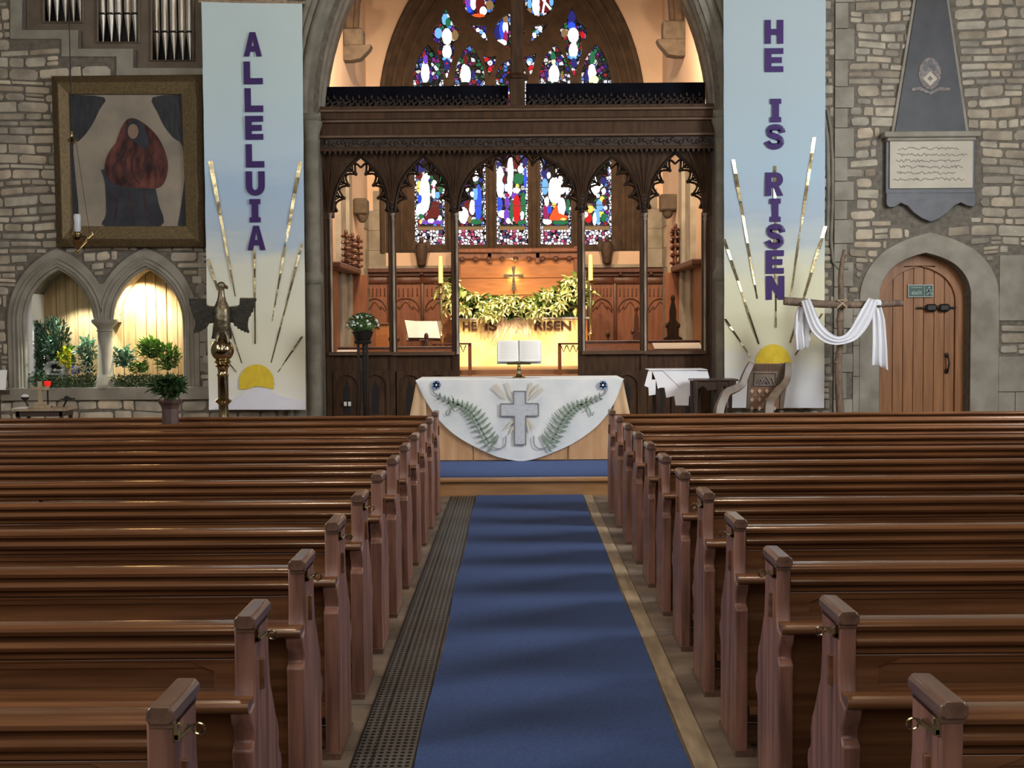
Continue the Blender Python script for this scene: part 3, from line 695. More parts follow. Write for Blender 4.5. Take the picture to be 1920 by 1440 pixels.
# carved head corbels
for X, Y, z, s in ((CX0, 23.1, 3.98, 1), (CX1, 23.2, 4.02, -1)):
    m = MB(); m.cham(X, X + s * .26, Y - .2, Y + .2, z - .12, z + .18, .03); m.ball((X + s * .15, Y - .02, z - .1), (.12, .14, .17), jit=.08); ob = m.build('trim_carved_corbel', 'corbel', bevel=.006); struct(ob)
# wall pilasters on the side walls
for X, s in ((CX0, 1), (CX1, -1)):
    struct(MB().box(X, X + s * .10, 20.6, 21.2, .5, 4.9).box(X, X + s * .16, 21.2, 21.6, .5, 4.9).build('trim_pilaster', 'ashlar', smooth=False))

# ------------------------------------------------------------ the east window
GY = EY + .56
LW = 28.3; lan = [(805, 777, 833), (882, 853.5, 910), (959, 930.5, 989), (1041, 1012.5, 1070), (1118, 1090, 1146)]
G = lambda x, y: U(x, y, GY)
cellpal = [(.02, .03, .35), (.9, .9, 1), (.35, .02, .03), (.02, .02, .03), (.10, .25, .75), (.02, .02, .02), (.8, .75, .7), (.25, .03, .25), (.02, .18, .08), (.03, .03, .05)]
M['cells'] = stained('stained_glass_cells', cellpal, 12, .62)
M['cells_border'] = stained('stained_glass_border', [(.9, .92, 1), (.7, .8, 1), (.9, .9, 1), (.15, .2, .35)], 15, 1.0, lead=.12)
M['cells_base'] = stained('stained_glass_base', [(.95, .75, .88), (1, .9, .98), (.30, .04, .10), (.95, .8, .9), (.04, .05, .15), (.9, .85, .95), (1, .95, 1), (.5, .08, .18)], 15, .85, lead=.10, rand=.75)
gl = {'W': ((1, 1, 1), 4.5), 'B': ((.03, .09, .75), .8), 'D': ((.02, .02, .16), .8), 'R': ((.62, .01, .015), .8), 'C': ((.13, .012, .012), .8), 'G': ((.012, .16, .06), .8), 'P': ((.16, .05, .45), .9),
      'Y': ((1, .66, .12), .9), 'S': ((.16, .42, .75), .9), 'K': ((.01, .01, .012), .1), 'O': ((.75, .09, .02), .9), 'M': ((.30, .015, .09), .9), 'N': ((.30, .17, .07), .7), 'L': ((.75, .85, .35), 1.4)}
for k_, (c, s_) in gl.items(): M['g_' + k_] = glow('glass_' + {'W': 'white', 'B': 'blue', 'D': 'midnight', 'R': 'ruby', 'C': 'crimson', 'G': 'green', 'P': 'purple', 'Y': 'gold', 'S': 'sky', 'K': 'dark', 'O': 'orange', 'M': 'magenta', 'N': 'amber', 'L': 'lime'}[k_], c, s_)
gkeys = list(gl); gm = ['cells', 'cells_border', 'cells_base'] + ['g_' + k_ for k_ in gkeys]
win = bpy.data.objects.new('window_1', None); COL.objects.link(win); win.location = (WX, GY, zsill); ORG[win.name] = Vector((WX, GY, zsill)); struct(win)
# figures: (colour, cx, cy, rx, ry) ellipses or (colour, [(x,y)...]) in photo position
FIG = {0: [('D', 788, 315, 9, 10), ('C', 786, 330, 7, 7), ('K', 800, 306, 10, 9), ('Y', 786, 350, 5, 11), ('G', 826, 346, 6, 16), ('K', 818, 330, 6, 10), ('W', 796, 364, 10, 36), ('W', 800, 331, 6, 6), ('B', 787, 373, 4, 9), ('W', 788, 394, 8, 12),
           ('C', [(812, 376), (822, 378), (826, 407), (794, 412), (806, 394)]), ('M', 812, 353, 3, 8), ('W', 814, 344, 4, 6), ('W', 813, 362, 3, 10), ('S', 820, 366, 5, 6), ('P', [(790, 413), (829, 413), (829, 420), (790, 420)]), ('G', 789, 405, 5, 5), ('Y', 789, 416, 3, 4), ('W', 808, 414, 6, 3.5), ('W', 825, 409, 3, 5), ('W', 797.5, 136, 7.5, 18), ('D', 787, 145, 3, 9), ('P', 798, 112, 4, 9), ('D', 808, 146, 3, 9), ('K', 799, 158, 12, 4)],
       1: [('K', 880, 320, 20, 24), ('C', 877, 387, 8, 12), ('K', 868, 365, 8, 10), ('B', 897, 380, 7, 34), ('S', 891, 362, 5, 13), ('W', 885, 389, 5, 14), ('W', 885, 364, 3, 5), ('W', 869, 404, 9, 15), ('W', 876, 354, 3, 5), ('W', 893, 325, 3, 8), ('W', 890, 336, 5, 4), ('G', 892, 416, 12, 5), ('N', 880, 411, 4, 7), ('W', 873, 140, 9, 17), ('C', 873, 112, 5, 9), ('W', 870, 126, 4, 5), ('D', 888, 140, 3, 9), ('K', 872, 157, 8, 4)],
       2: [('C', 960, 306, 14, 12), ('D', 935, 310, 5, 7), ('K', 946, 304, 6, 8), ('W', 938, 342, 7, 30), ('W', 957, 320, 5, 30), ('W', 956, 345, 5, 22), ('C', 970, 305, 5, 14), ('C', 945, 337, 4, 8), ('G', 972, 336, 10, 11), ('W', 976, 318, 5, 7), ('W', 951, 352, 5, 7), ('Y', 970, 349, 3, 5), ('W', 968, 357, 6, 6), ('P', 965, 367, 7, 6), ('M', 951, 366, 5, 4), ('P', 951, 380, 5, 11), ('K', 944, 388, 3, 14), ('R', 968.6, 392, 7, 27), ('G', 959, 395, 3, 22), ('G', 981, 385, 5, 25), ('B', 937, 385, 5, 16), ('W', 942, 401, 8, 7), ('P', 950, 404, 6, 13), ('W', 953, 414, 4, 5), ('W', 979, 404, 3, 8), ('G', 978, 417, 9, 4), ('D', 985, 303, 5, 10), ('B', 985, 335, 3, 20)],
       3: [('D', 1023, 320, 7, 18), ('K', 1036, 316, 8, 14), ('K', 1055, 340, 12, 30), ('S', 1022, 350, 6, 15), ('W', 1040, 357, 12, 25), ('W', 1054, 352, 6, 12), ('W', 1029, 329, 3, 6), ('W', 1043, 324, 4, 7), ('W', 1051, 335, 4, 5), ('W', 1063, 358, 3, 6), ('M', 1024, 396, 6, 15), ('B', 1030, 393, 4, 8), ('W', 1025, 378, 4, 9), ('W', 1053, 388, 7, 17), ('O', [(1042, 384), (1029, 409), (1032, 414), (1046, 413), (1064, 412), (1063, 405), (1048, 399), (1046, 388)]), ('Y', 1039, 384, 4, 5), ('G', 1050, 417, 14, 4), ('W', 1026, 416, 8, 5), ('Y', 1056, 411, 6, 2.5), ('G', 1065, 385, 3, 15), ('W', 1039, 139, 9.5, 17), ('L', 1038, 116, 4, 5), ('G', 1037, 105, 4, 8), ('D', 1025, 142, 3, 9), ('N', 1054, 142, 3, 9), ('K', 1042, 157, 7, 4)],
       4: [('K', 1115, 320, 20, 26), ('W', 1117, 350, 9, 13), ('D', 1131, 339, 6, 6), ('R', 1135, 325, 3, 4), ('W', 1114, 336, 6, 5), ('W', 1126, 348, 4, 4), ('W', 1132, 358, 4, 5), ('W', 1115, 365, 4, 6), ('K', 1108, 370, 9, 8), ('N', 1104, 391, 9, 10), ('Y', 1107, 392, 6, 7), ('R', 1103, 409, 7, 9), ('S', 1125, 384, 7, 11), ('Y', 1129, 373, 4, 5), ('Y', 1127, 401, 6, 5), ('S', 1119, 406, 6, 14), ('W', 1115, 410, 3, 12), ('G', 1132, 408, 6, 8), ('C', 1133, 380, 4, 7), ('W', 1098, 402, 4, 5), ('W', 1110, 136, 7, 16), ('G', 1111, 108, 5, 12), ('L', 1113, 150, 9, 9), ('D', 1100, 145, 4, 10), ('K', 1110, 158, 6, 3)]}
def glass_piece(name, loop, base, figs, parent, ydepth=0.0):
    m = MB(); m.plate(loop, [], GY + .012, GY + .03, mi=base)
    for i, f in enumerate(figs):
        P = [G(a, b) for a, b in f[1]] if len(f) == 2 else None
        if P is None:
            c = G(f[1], f[2]); s = GY / F; P = ell(c[0], c[1], f[3] * s, f[4] * s, 14)
            P = [(x + rnd.uniform(-.006, .006), z + rnd.uniform(-.006, .006)) for x, z in P]
        m.plate(P, [], GY + .010 - i * .0006, GY + .012 - i * .0006, mi=3 + gkeys.index(f[0]))
    return m.build(name, gm, parent, smooth=False)
thl = []
for i, (cxp, xa, xb) in enumerate(lan):
    apex = 85 if i != 2 else 112
    zb = G(cxp, 459)[1]; X0, X1 = G(xa, 300)[0], G(xb, 300)[0]; zs_ = G(cxp, 150)[1]; h = G(cxp, apex)[1] - zs_
    head = arch(X0, X1, zs_, h, 8); loop = [(X0, zb)] + head + [(X1, zb)]; thl.append(loop)
    m = MB(); m.plate(loop, [], GY + .014, GY + .03, mi=0)
    zpan = G(cxp, 431)[1]; zgold = G(cxp, 424)[1]; bw = .052
    m.plate([(X0, zb), (X0, zpan), (X1, zpan), (X1, zb)], [], GY + .013, GY + .014, mi=2)
    m.plate([(X0 + bw, zpan), (X0 + bw, zgold), (X1 - bw, zgold), (X1 - bw, zpan)], [], GY + .0125, GY + .014, mi=3 + gkeys.index('N'))
    m.plate([(X0, zb), (X0, zs_), (X0 + bw, zs_), (X0 + bw, zb)], [], GY + .012, GY + .014, mi=1).plate([(X1 - bw, zb), (X1 - bw, zs_), (X1, zs_), (X1, zb)], [], GY + .012, GY + .014, mi=1)
    for j, f in enumerate(FIG[i]):
        if len(f) == 2: P = [G(a, b) for a, b in f[1]]
        else:
            c = G(f[1], f[2]); s = GY / F; P = [(x + rnd.uniform(-.008, .008), z + rnd.uniform(-.008, .008)) for x, z in ell(c[0], c[1], f[3] * s, f[4] * s, 14)]
        P = [(min(max(x, X0 + .01), X1 - .01), z) for x, z in P]
        m.plate(P, [], GY + .010 - j * .0006, GY + .0105 - j * .0006, mi=3 + gkeys.index(f[0]))
    m.build('lancet_pane', gm, win, smooth=False)
trac = [([(836, 17), (846, 38), (850, 47), (860, 54), (862, 66), (857, 78), (849, 84), (853, 96), (848, 116), (838, 149), (828, 122), (820, 98), (824, 86), (814, 78), (810, 64), (814, 53), (823, 48), (827, 36)],
         [('S', 834, 36, 6, 10), ('G', 840, 42, 5, 8), ('S', 822, 62, 7, 10), ('N', 853, 66, 6, 10), ('W', 838, 68, 9, 15), ('W', 838, 97, 8, 13), ('S', 837, 110, 8, 3), ('D', 838, 121, 6, 11), ('R', 838, 119, 2, 2), ('W', 838, 141, 2, 4)]),
        ([(1072, 14), (1081, 34), (1086, 43), (1098, 50), (1101, 62), (1097, 74), (1088, 80), (1091, 94), (1086, 116), (1076, 145), (1066, 118), (1059, 94), (1063, 80), (1053, 74), (1049, 62), (1052, 50), (1062, 43), (1064, 34)],
         [('D', 1072, 32, 7, 12), ('B', 1072, 48, 7, 7), ('N', 1058, 62, 6, 8), ('R', 1093, 66, 4, 6), ('W', 1075, 66, 10, 14), ('W', 1075, 94, 8, 14), ('S', 1075, 108, 7, 3), ('D', 1076, 118, 6, 9), ('R', 1076, 136, 2, 5)]),
        ([(899 + 30 * math.cos(a * PI / 10), 4 + 31 * math.sin(a * PI / 10)) for a in range(20)],
         [('P', 878, 4, 6, 14), ('W', 888, 2, 6, 16), ('C', 900, 8, 9, 18), ('W', 906, 20, 6, 8), ('N', 918, 9, 7, 9), ('O', 897, 29, 12, 4), ('B', 880, 18, 5, 6)]),
        ([(1012 + 28 * math.cos(a * PI / 10), 4 + 29 * math.sin(a * PI / 10)) for a in range(20)],
         [('S', 993, 6, 4, 10), ('W', 1005, 8, 7, 20), ('C', 1022, 8, 11, 16), ('W', [(1010, -8), (1014, -8), (1034, 16), (1031, 18)]), ('W', [(1022, -10), (1025, -10), (1019, 24), (1016, 24)]), ('N', 992, 20, 5, 5), ('S', 1034, 2, 4, 9)]),
        ([(881, 47), (895, 49), (911, 50), (912, 62), (914, 80), (900, 68)], [('W', 896, 56, 3, 3.5), ('S', 902, 60, 4, 3), ('W', 907, 66, 3, 5)]),
        ([(1000, 50), (1012, 49), (1027, 47), (1014, 66), (996, 80), (998, 64)], [('W', 1013, 53, 3.5, 3.5), ('S', 1007, 60, 4, 3), ('W', 1002, 66, 3, 5)]),
        ([(906, 106), (918, 108), (931, 106), (927, 125), (918, 146), (910, 126)], [('R', 912, 111, 4, 4), ('W', 919, 118, 4, 4), ('N', 919, 118, 2, 2), ('R', 919, 130, 4, 5)]),
        ([(980, 109), (993, 106), (1006, 101), (1001, 122), (996, 145), (988, 128)], [('S', 993, 114, 6, 5), ('W', 992, 118, 3, 4), ('R', 996, 127, 4, 5)]),
        ([(955, 26), (968, 34), (979, 47), (984, 60), (980, 74), (968, 84), (956, 93), (942, 84), (930, 76), (925, 62), (931, 46), (942, 34)],
         [('D', 932, 60, 6, 14), ('B', 941, 56, 5, 17), ('W', 948, 52, 5, 12), ('M', 948, 68, 4, 12), ('W', 940, 80, 10, 6), ('N', 948, 36, 5, 7), ('K', 975, 60, 8, 14)])]
for loop, figs in trac:
    L = [G(a, b) for a, b in loop]; thl.append(L)
    glass_piece('tracery_pane', L, 0, figs, win)
tr = MB(); oute = [(p[0], p[2]) for p in win_arch(2.2, zsp, 0, 0, zsill)]
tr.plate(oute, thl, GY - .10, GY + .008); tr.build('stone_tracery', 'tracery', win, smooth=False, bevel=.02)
ms = MB()
for i in range(4):
    xm_ = (G(lan[i][2], 300)[0] + G(lan[i + 1][1], 300)[0]) / 2; ms.lathe([(.055, 0), (.055, G(900, 160)[1] - zsill)], (xm_, GY - .12, zsill), 10)
ms.tube([(WX - 2.0, GY - .1, zsill + .02), (WX + 2.0, GY - .1, zsill + .02)], .05, 8)
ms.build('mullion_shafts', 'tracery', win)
bars = MB()
for yy in (352, 386, 424): bars.box(WX - 2.0, WX + 2.0, GY - .012, GY - .004, G(960, yy)[1] - .007, G(960, yy)[1] + .007)
bars.build('saddle_bars', 'iron', win, smooth=False)
struct(MB().box(-3.2, 3.3, GY + .2, GY + .25, -.2, 10.2).build('wall_outer', 'black', smooth=False))
# ------------------------------------------------------------ pews
PITCH, Z0P = .806, 2.632
def make_pew(sd):
    """sd=+1 right block (bench runs to +x), -1 left block; origin on the floor at the aisle face of the aisle end"""
    t = thing('pew', 'pew', 'pew', (0, 0, 0)); L = 5.7
    X = lambda v: sd * v
    prof = [(-.145, 0), (-.145, .56), (-.15, .60), (-.125, .62), (-.13, .65), (-.155, .68), (-.165, .71), (-.12, .72), (-.105, .76), (-.10, .80), (-.10, .93),
            (.085, .93), (.085, .80), (.10, .72), (.14, .66), (.17, .61), (.20, .575), (.215, .54), (.21, .50), (.225, .475), (.245, .46), (.255, .43), (.245, .40), (.222, .385), (.215, .36), (.22, .1), (.22, 0)]
    for x0, nm in ((0, 'aisle'), (L - .06, 'far')):
        e = MB().plate(prof, [], min(X(x0), X(x0 + .058)), max(X(x0), X(x0 + .050)), axis='x'); e = e.build('bench_end', 'pew_end', t, bevel=.006, ang=40)
        c = MB(); m_ = X(x0 + .025)
        h = [(-.030, .936), (-.030, .953), (-.021, .964), (.021, .964), (.030, .953), (.030, .936), (.024, .928), (-.024, .928)]
        c.plate([(m_ + a, z) for a, z in h], [], -.115, .10); c.build('end_cap', 'pew_cap', e, bevel=.004)
        s = MB(); s.box(m_ - .025, m_ + .025, -.105, .09, .916, .93); s.build('cap_neck', 'pew_cap', e, smooth=False)
    xa, xb = .058, L - .06
    rail = [(.02, .922), (-.045, .926), (-.062, .922), (-.070, .912), (-.066, .900), (-.045, .895), (-.040, .889), (-.046, .884), (-.066, .880), (-.073, .868), (-.066, .855), (-.046, .850), (-.042, .845), (-.052, .841), (-.050, .832), (-.036, .828), (-.036, .80), (.0, .80), (.02, .86)]
    MB().plate(rail, [], min(X(xa), X(xb)), max(X(xa), X(xb)), axis='x').build('top_rail', 'pew', t, ang=50)
    b = MB(); b.box(X(xa), X(xb), -.022, .004, .10, .82)                                   # backboard
    n = 3; pw = (xb - xa) / n; holes = []
    for i in range(n):
        p0, p1 = xa + i * pw + .07, xa + (i + 1) * pw - .07; c = .07
        holes.append([(X(p0), .745), (X(p0), .79), (X(p0 + c), .815), (X(p1 - c), .815), (X(p1), .79), (X(p1), .745)])
    b.plate([(X(xa), .74), (X(xa), .826), (X(xb), .826), (X(xb), .74)], [], -.026, -.022)
    fr = MB()
    for i in range(n):
        p0, p1 = xa + i * pw + .07, xa + (i + 1) * pw - .07; c = .07
        b.plate([(X(p0 - .14), .74), (X(p0 - .14), .826), (X(p1 + .0), .826), (X(p1), .818), (X(p0 + c), .818), (X(p0), .79), (X(p0), .74)], [], -.042, -.024)
        b.plate([(X(p1 - c), .818), (X(p1), .826), (X(p1 + .02), .826), (X(p1 + .02), .74), (X(p1), .74), (X(p1), .79)], [], -.042, -.024)
    b.build('backrest', 'pew', t, bevel=.002, ang=30)
    s = MB(); s.cham(min(X(xa), X(xb)), max(X(xa), X(xb)), -.0, .35, .405, .44, .008); s.build('seat', 'pew', t)
    l = MB(); l.plate([(-.185, .722), (-.185, .734), (-.178, .742), (-.03, .742), (-.03, .712), (-.174, .712)], [], min(X(.004), X(xb)), max(X(.004), X(xb)), axis='x')
    l.build('book_ledge', 'pew', t, ang=50)
    k = MB(); k.box(X(xa), X(xb), -.14, -.04, .17, .20).box(X(xa), X(xb), -.05, -.03, .02, .1); k.build('foot_rail', 'pew', t, smooth=False)
    pl = MB(); pl.box(X(-.004), X(.07), -.165, .228, 0, .03).build('plinth', 'pew_cap', t, smooth=False)
    return t
def hook(t, sd):
    h = MB(); x = -sd * .020; h.box(-sd * .001, x * .6, -.10, -.02, .888, .90)
    h.tube([(x - sd * (.012 + .012 * math.cos(a)), -.02, .888 + .012 * math.sin(a)) for a in [2 * PI * i / 14 for i in range(14)]], .0028, 6, closed=True)
    h.box(0, x * .45, -.10, -.085, .89, .925); h.tube([(x * .6, -.10, .895), (x, -.02, .895)], .005, 6)
    o = h.build('umbrella_hook', 'brass', None); o.parent = t; return o
ordn = ['nearest', 'second', 'third', 'fourth', 'fifth', 'sixth', 'seventh', 'eighth', 'ninth', 'tenth', 'eleventh']
for sd, side, X in ((-1, 'left', -.72), (1, 'right', .885)):
    proto = make_pew(sd); hk = hook(proto, sd)
    for k in range(12):
        if k == 0: lab = f'varnished wooden pew of the {side} block nearest the camera, cut by the bottom edge'
        elif k == 11: lab = f'front pew of the {side} block, beside the wooden step and altar'
        elif k <= 5: lab = f'varnished wooden pew of the {side} block, {ordn[k]} row counted from the camera'
        else:
            w_ = {6: 'sixth', 7: 'fifth', 8: 'fourth', 9: 'third', 10: 'second'}[k]
            lab = f'varnished wooden pew of the {side} block, {w_} row behind the altar step'
        loc = (X, Z0P + PITCH * k, 0)
        if k == 0: p = proto; p.location = loc; p['label'] = lab; p['group'] = f'pews of the {side} block'
        else: p = dup(proto, loc, lab, f'pews of the {side} block')
        if k > 4:
            for ch in list(p.children):
                if ch.name.startswith('umbrella_hook'): bpy.data.objects.remove(ch)
# ------------------------------------------------------------ aisle floor
rx0, rx1 = -.405, .69
def rfn(u, v):
    y = 1.6 + v * 11.02
    return (rx0 + (rx1 - rx0) * u + .008 * math.sin(y * 2.1), y, .013 + .0014 * (math.sin(y * 7.4 + math.sin(y)) + .6 * math.sin(y * 12.7 + 1 + u)))
o = MB().grid(rfn, 4, 220, thick=(0, 0, -.010)).build('carpet_runner', 'runner', origin=(.14, 6, 0)); tag(o, 'long blue carpet runner up the middle aisle', 'carpet')
g = MB().box(-.585, -.42, 1.6, 12.6, -.01, .006)
o = g.build('floor_grating', 'grille', smooth=False, origin=(-.5, 6, 0)); tag(o, 'wide perforated iron heating grating strip beside the blue runner', 'grating')
g = MB().box(-.66, -.59, 1.6, 12.6, -.01, .005)
o = g.build('floor_grating', 'grille', smooth=False, origin=(-.62, 6, 0)); tag(o, 'narrow outer iron grating strip next to the left pews', 'grating')
struct(MB().box(-.588, -.584, 1.6, 12.6, -.01, .010).box(-.668, -.662, 1.6, 12.6, -.01, .010).box(-.418, -.412, 1.6, 12.6, -.01, .01).build('trim_grating_edge', 'iron', smooth=False))
y = 1.6; e = MB(); f2 = MB()
while y < 12.6:
    L = rnd.uniform(.5, .9); e.box(.70, .79, y, min(y + L, 12.6) - .006, -.01, .008); y += L
struct(e.build('trim_edging', 'edge_board', smooth=False, bevel=.003))
for xa, xb in ((-.71 - .3, -.67), (.80, 1.25)):
    y = 1.6
    while y < 12.6: L = rnd.uniform(.35, .8); f2.box(xa, xb, y, min(y + L, 12.6) - .008, -.01, .004); y += L
struct(f2.build('floor_flagstones', 'floor', smooth=False, bevel=.002))
o = MB().box(-1.6, 1.8, 12.78, 14.3, FZ - .003, FZ + .012).build('dais_carpet', 'runner', smooth=False, bevel=.004, origin=(.1, 13.5, FZ)); tag(o, 'blue carpet laid on the step in front of the altar', 'carpet')

# ------------------------------------------------------------ nave altar
AY = 14.2
ax0, aT = U(797, 716, AY); ax1, _ = U(1153, 716, AY); az = U(973, 713, AY)[1]
t = thing('altar', 'light wooden altar table with panelled front under the embroidered white cloth', 'altar', ((ax0 + ax1) / 2, AY + .5, FZ))
b = MB(); b.box(ax0, ax1, AY + .02, AY + .95, FZ + .012, az - .02); b.build('body', 'altar_wood', t, smooth=False)
for i in range(4):
    a = ax0 + (ax1 - ax0) * i / 4; c = ax0 + (ax1 - ax0) * (i + 1) / 4
    MB().cham(a + .008, c - .008, AY - .0, AY + .022, FZ + .02, az - .03, .005).build('front_panel', 'altar_wood', t)
# cloth: top, semi-circular fall in front, tan falls at both ends
cx = (U(775, 713, AY)[0] + U(1174, 713, AY)[0]) / 2
t = thing('altar_cloth', 'white altar cloth falling in a half circle, embroidered with a grey cross and vines', 'altar cloth', (cx, AY, az))
crop = lambda pts: [(740 + a / 3.84, 660 + b_ / 3.84) for a, b_ in pts]
edge = crop([(150, 205), (165, 240), (210, 330), (300, 465), (400, 570), (520, 652), (700, 740), (800, 770), (900, 785), (1000, 772), (1150, 720), (1300, 648), (1450, 540), (1550, 420), (1615, 290), (1650, 185)])
fy = AY - .035
fp = UL(edge, fy)
m = MB()
def spl(L, k=6):
    out = []
    for i in range(len(L) - 1):
        p0, p1, p2, p3 = L[max(i - 1, 0)], L[i], L[i + 1], L[min(i + 2, len(L) - 1)]
        for j in range(k):
            u = j / k; out.append(tuple(.5 * (2 * p1[q] + (p2[q] - p0[q]) * u + (2 * p0[q] - 5 * p1[q] + 4 * p2[q] - p3[q]) * u * u + (3 * p1[q] - p0[q] - 3 * p2[q] + p3[q]) * u ** 3) for q in range(len(p1))))
    return out + [L[-1]]
fps = spl(fp, 5); ztop = az + .006
xs = [p[0] for p in fps]
def efn(u):
    x = fps[0][0] + (fps[-1][0] - fps[0][0]) * u
    for p, q_ in zip(fps[:-1], fps[1:]):
        if p[0] <= x <= q_[0]: return x, p[1] + (q_[1] - p[1]) * (x - p[0]) / max(q_[0] - p[0], 1e-6)
    return x, fps[-1][1]
def drape(u, v):
    x, ze = efn(u); z = ztop + (ze - ztop) * v
    e_ = abs(u - .5) * 2
    return (x, fy + .006 * math.sin(u * 40) * v * e_ ** 4 - .02 * v * (1 - v), z)
m.grid(drape, 96, 10, thick=(0, .006, 0))
m.box(fps[0][0] + .0, fps[-1][0], fy, AY + .98, az - .004, az + .008)
m.build('cloth_body', 'altar_cloth', t)
def EB(pts): return UL(crop(pts), fy - .03)
yd = fy - .026
dec = MB()
cr_ = EB([(857, 283), (942, 283), (942, 372), (1035, 372), (1035, 460), (944, 460), (944, 667), (863, 667), (863, 462), (762, 462), (762, 374), (857, 374)])
dec.plate(cr_, [], yd, yd + .004)
ol = MB(); pp = cr_ + [cr_[0]]
for a_, b_ in zip(pp[:-1], pp[1:]): rib_quads(ol, [a_, b_], .014, yd - .003, yd + .002)
dec.build('cross_applique', 'ecru', t, smooth=False); ol.build('cross_outline', 'ecru_d', t, smooth=False)
rr = MB()
for a_, b_ in (((705, 255), (790, 335)), ((725, 232), (815, 340)), ((805, 222), (848, 345)), ((985, 222), (950, 340)), ((1035, 235), (965, 325)), ((1065, 262), (975, 345)), ((850, 500), (790, 560)), ((855, 540), (832, 585)), ((950, 500), (975, 575)), ((950, 480), (1010, 555))):
    rib_quads(rr, EB([a_, b_]), [.03, .012], yd, yd + .003)
rr.build('cross_rays', 'sand', t, smooth=False)
def vine(mir):
    fx = (lambda x: 1800 - x) if mir else (lambda x: x)
    base = [(268, 245), (285, 295), (360, 340), (440, 372), (510, 405), (560, 450), (605, 520), (650, 610), (700, 680), (755, 697), (795, 668), (800, 605)]
    st_ = MB(); gr = MB()
    P = EB(spl([(fx(x), y_) for x, y_ in base], 5)); k = len(P); a = int(k * .62)
    rib_quads(st_, P[:14], .016, yd, yd + .003, 0); rib_quads(gr, P[12:int(k * .7)], .020, yd - .002, yd + .002); rib_quads(st_, P[int(k * .7):], .015, yd, yd + .003)
    br = EB(spl([(fx(x), y_) for x, y_ in [(475, 378), (425, 385), (398, 415), (388, 455)]], 4)); rib_quads(gr, br, .014, yd - .002, yd + .002)
    gl_ = spl([(fx(x), y_) for x, y_ in base], 5); n_ = len(gl_)
    for i in range(8, int(n_ * .75), 2):
        x, y_ = gl_[i]; dx = gl_[i + 1][0] - x; dy = gl_[i + 1][1] - y_; L = math.hypot(dx, dy) or 1; dx /= L; dy /= L
        big = min(1, max(0, (i - 14) / 14)); ll = 26 + 44 * big
        for s in (-1, 1):
            ex = x + (dx * .15 - s * dy) * ll * (1 if mir else 1) - dx * ll * .7 * (1 - big) + 0; ey = y_ + (dy * .1 + s * dx) * ll - ll * .35
            mx, my = (x + ex) / 2 + rnd.uniform(-4, 4), (y_ + ey) / 2 + 10
            rib_quads(gr, EB([(x, y_), (mx, my), (ex, ey)]), [.010, .030, .008], yd - .002, yd + .001)
    for x, y_ in ((425, 345), (400, 385), (430, 430), (380, 460)):
        rib_quads(gr, EB([(fx(x), y_), (fx(x - 18), y_ - 34)]), [.014, .005], yd - .002, yd + .001)
    st_.build('vine_stem', 'greythread', t, smooth=False); gr.build('vine_leaves', 'sage', t, smooth=False)
    c = EB([(fx(300), 238)])[0]; fl = MB()
    for i in range(6):
        a = i * PI / 3; fl.plate(ell(c[0] + .028 * math.cos(a), c[1] + .028 * math.sin(a), .026, .026, 10), [], yd - .004, yd + .001)
    fo = fl.build('flower', 'bluethread', t, smooth=False); MB().plate(ell(c[0], c[1], .013, .013, 10), [], yd - .008, yd - .003).build('flower_eye', 'linen', fo, smooth=False)
vine(False); vine(True)
def fall(s, xt, pts):
    """tan lining falling over the altar end"""
    def fn(u, v):
        xo = xt + s * (.015 + .11 * v + .018 * math.sin(u * 16) * v); return (xo, AY + .03 + .9 * u - .04 * v, az + (FZ + .35 - az) * v)
    MB().grid(fn, 30, 8, thick=(-s * .006, 0, 0)).build('end_fall', 'tan_cloth', t)
    def fn2(u, v): return (xt + s * (.012 + .12 * v) * (1 - u) - s * .10 * u * (1.0 - .0 * v), AY - .018 - .02 * math.sin(u * 9) * v, az - .01 + (FZ + .35 - az) * v)
    MB().grid(fn2, 10, 8, thick=(0, .005, 0)).build('corner_fold', 'tan_cloth', t)
fall(-1, fps[0][0] + .02, None); fall(1, fps[-1][0] - .02, None)
# brass book stand and open bible
bx, bz = U(973, 706, AY + .35)
t = thing('book_stand', 'turned brass book stand on the white altar cloth', 'book stand', (bx, AY + .38, az + .009))
zt = U(973, 676, AY + .38)[1]
MB().lathe([(.075, 0), (.078, .012), (.05, .03), (.028, .05), (.022, .07), (.034, .09), (.02, .11), (.018, .15), (.026, .165), (.015, .18), (.015, zt - az - .02)], (bx, AY + .38, az + .009), 18).build('stem', 'brass', t, ang=50)
MB().plate([(AY + .30, zt - .035), (AY + .42, zt + .13), (AY + .43, zt + .12), (AY + .31, zt - .045)], [], bx - .14, bx + .14, axis='x').box(bx - .14, bx + .14, AY + .285, AY + .31, zt - .045, zt - .025).build('rest_plate', 'brass', t, smooth=False)
t = thing('bible', 'large open white-paged book lying on the brass stand on the altar', 'book', (bx, AY + .34, zt))
p00 = U(933, 640, AY + .4); p11 = U(1014, 681, AY + .3); hw = (p11[0] - p00[0]) / 2; bz0 = p11[1]; bz1 = p00[1]; bxc = (p00[0] + p11[0]) / 2
for s in (-1, 1):
    def pf(u, v, s=s): return (bxc + s * hw * u, AY + .295 + .12 * v - .035 * math.sin(u * PI) * (1 - .4 * u) - .01, bz0 + .028 + (bz1 - bz0 - .02) * v)
    pg = MB().grid(pf, 12, 4, thick=(0, .03, -.014)).build('page_block', 'paper', t)
    lines = MB()
    for r_ in range(11):
        v0 = .12 + r_ * .075
        def lf(u, v, v0=v0): 
            q = pf(.12 + .76 * u, v0 + v * .022); return (q[0], q[1] - .002, q[2])
        lines.grid(lf, 8, 1)
    lines.build('text_lines', mat('faint_print', (.62, .61, .60), .8) if 'fp' not in M else M['fp'], pg)
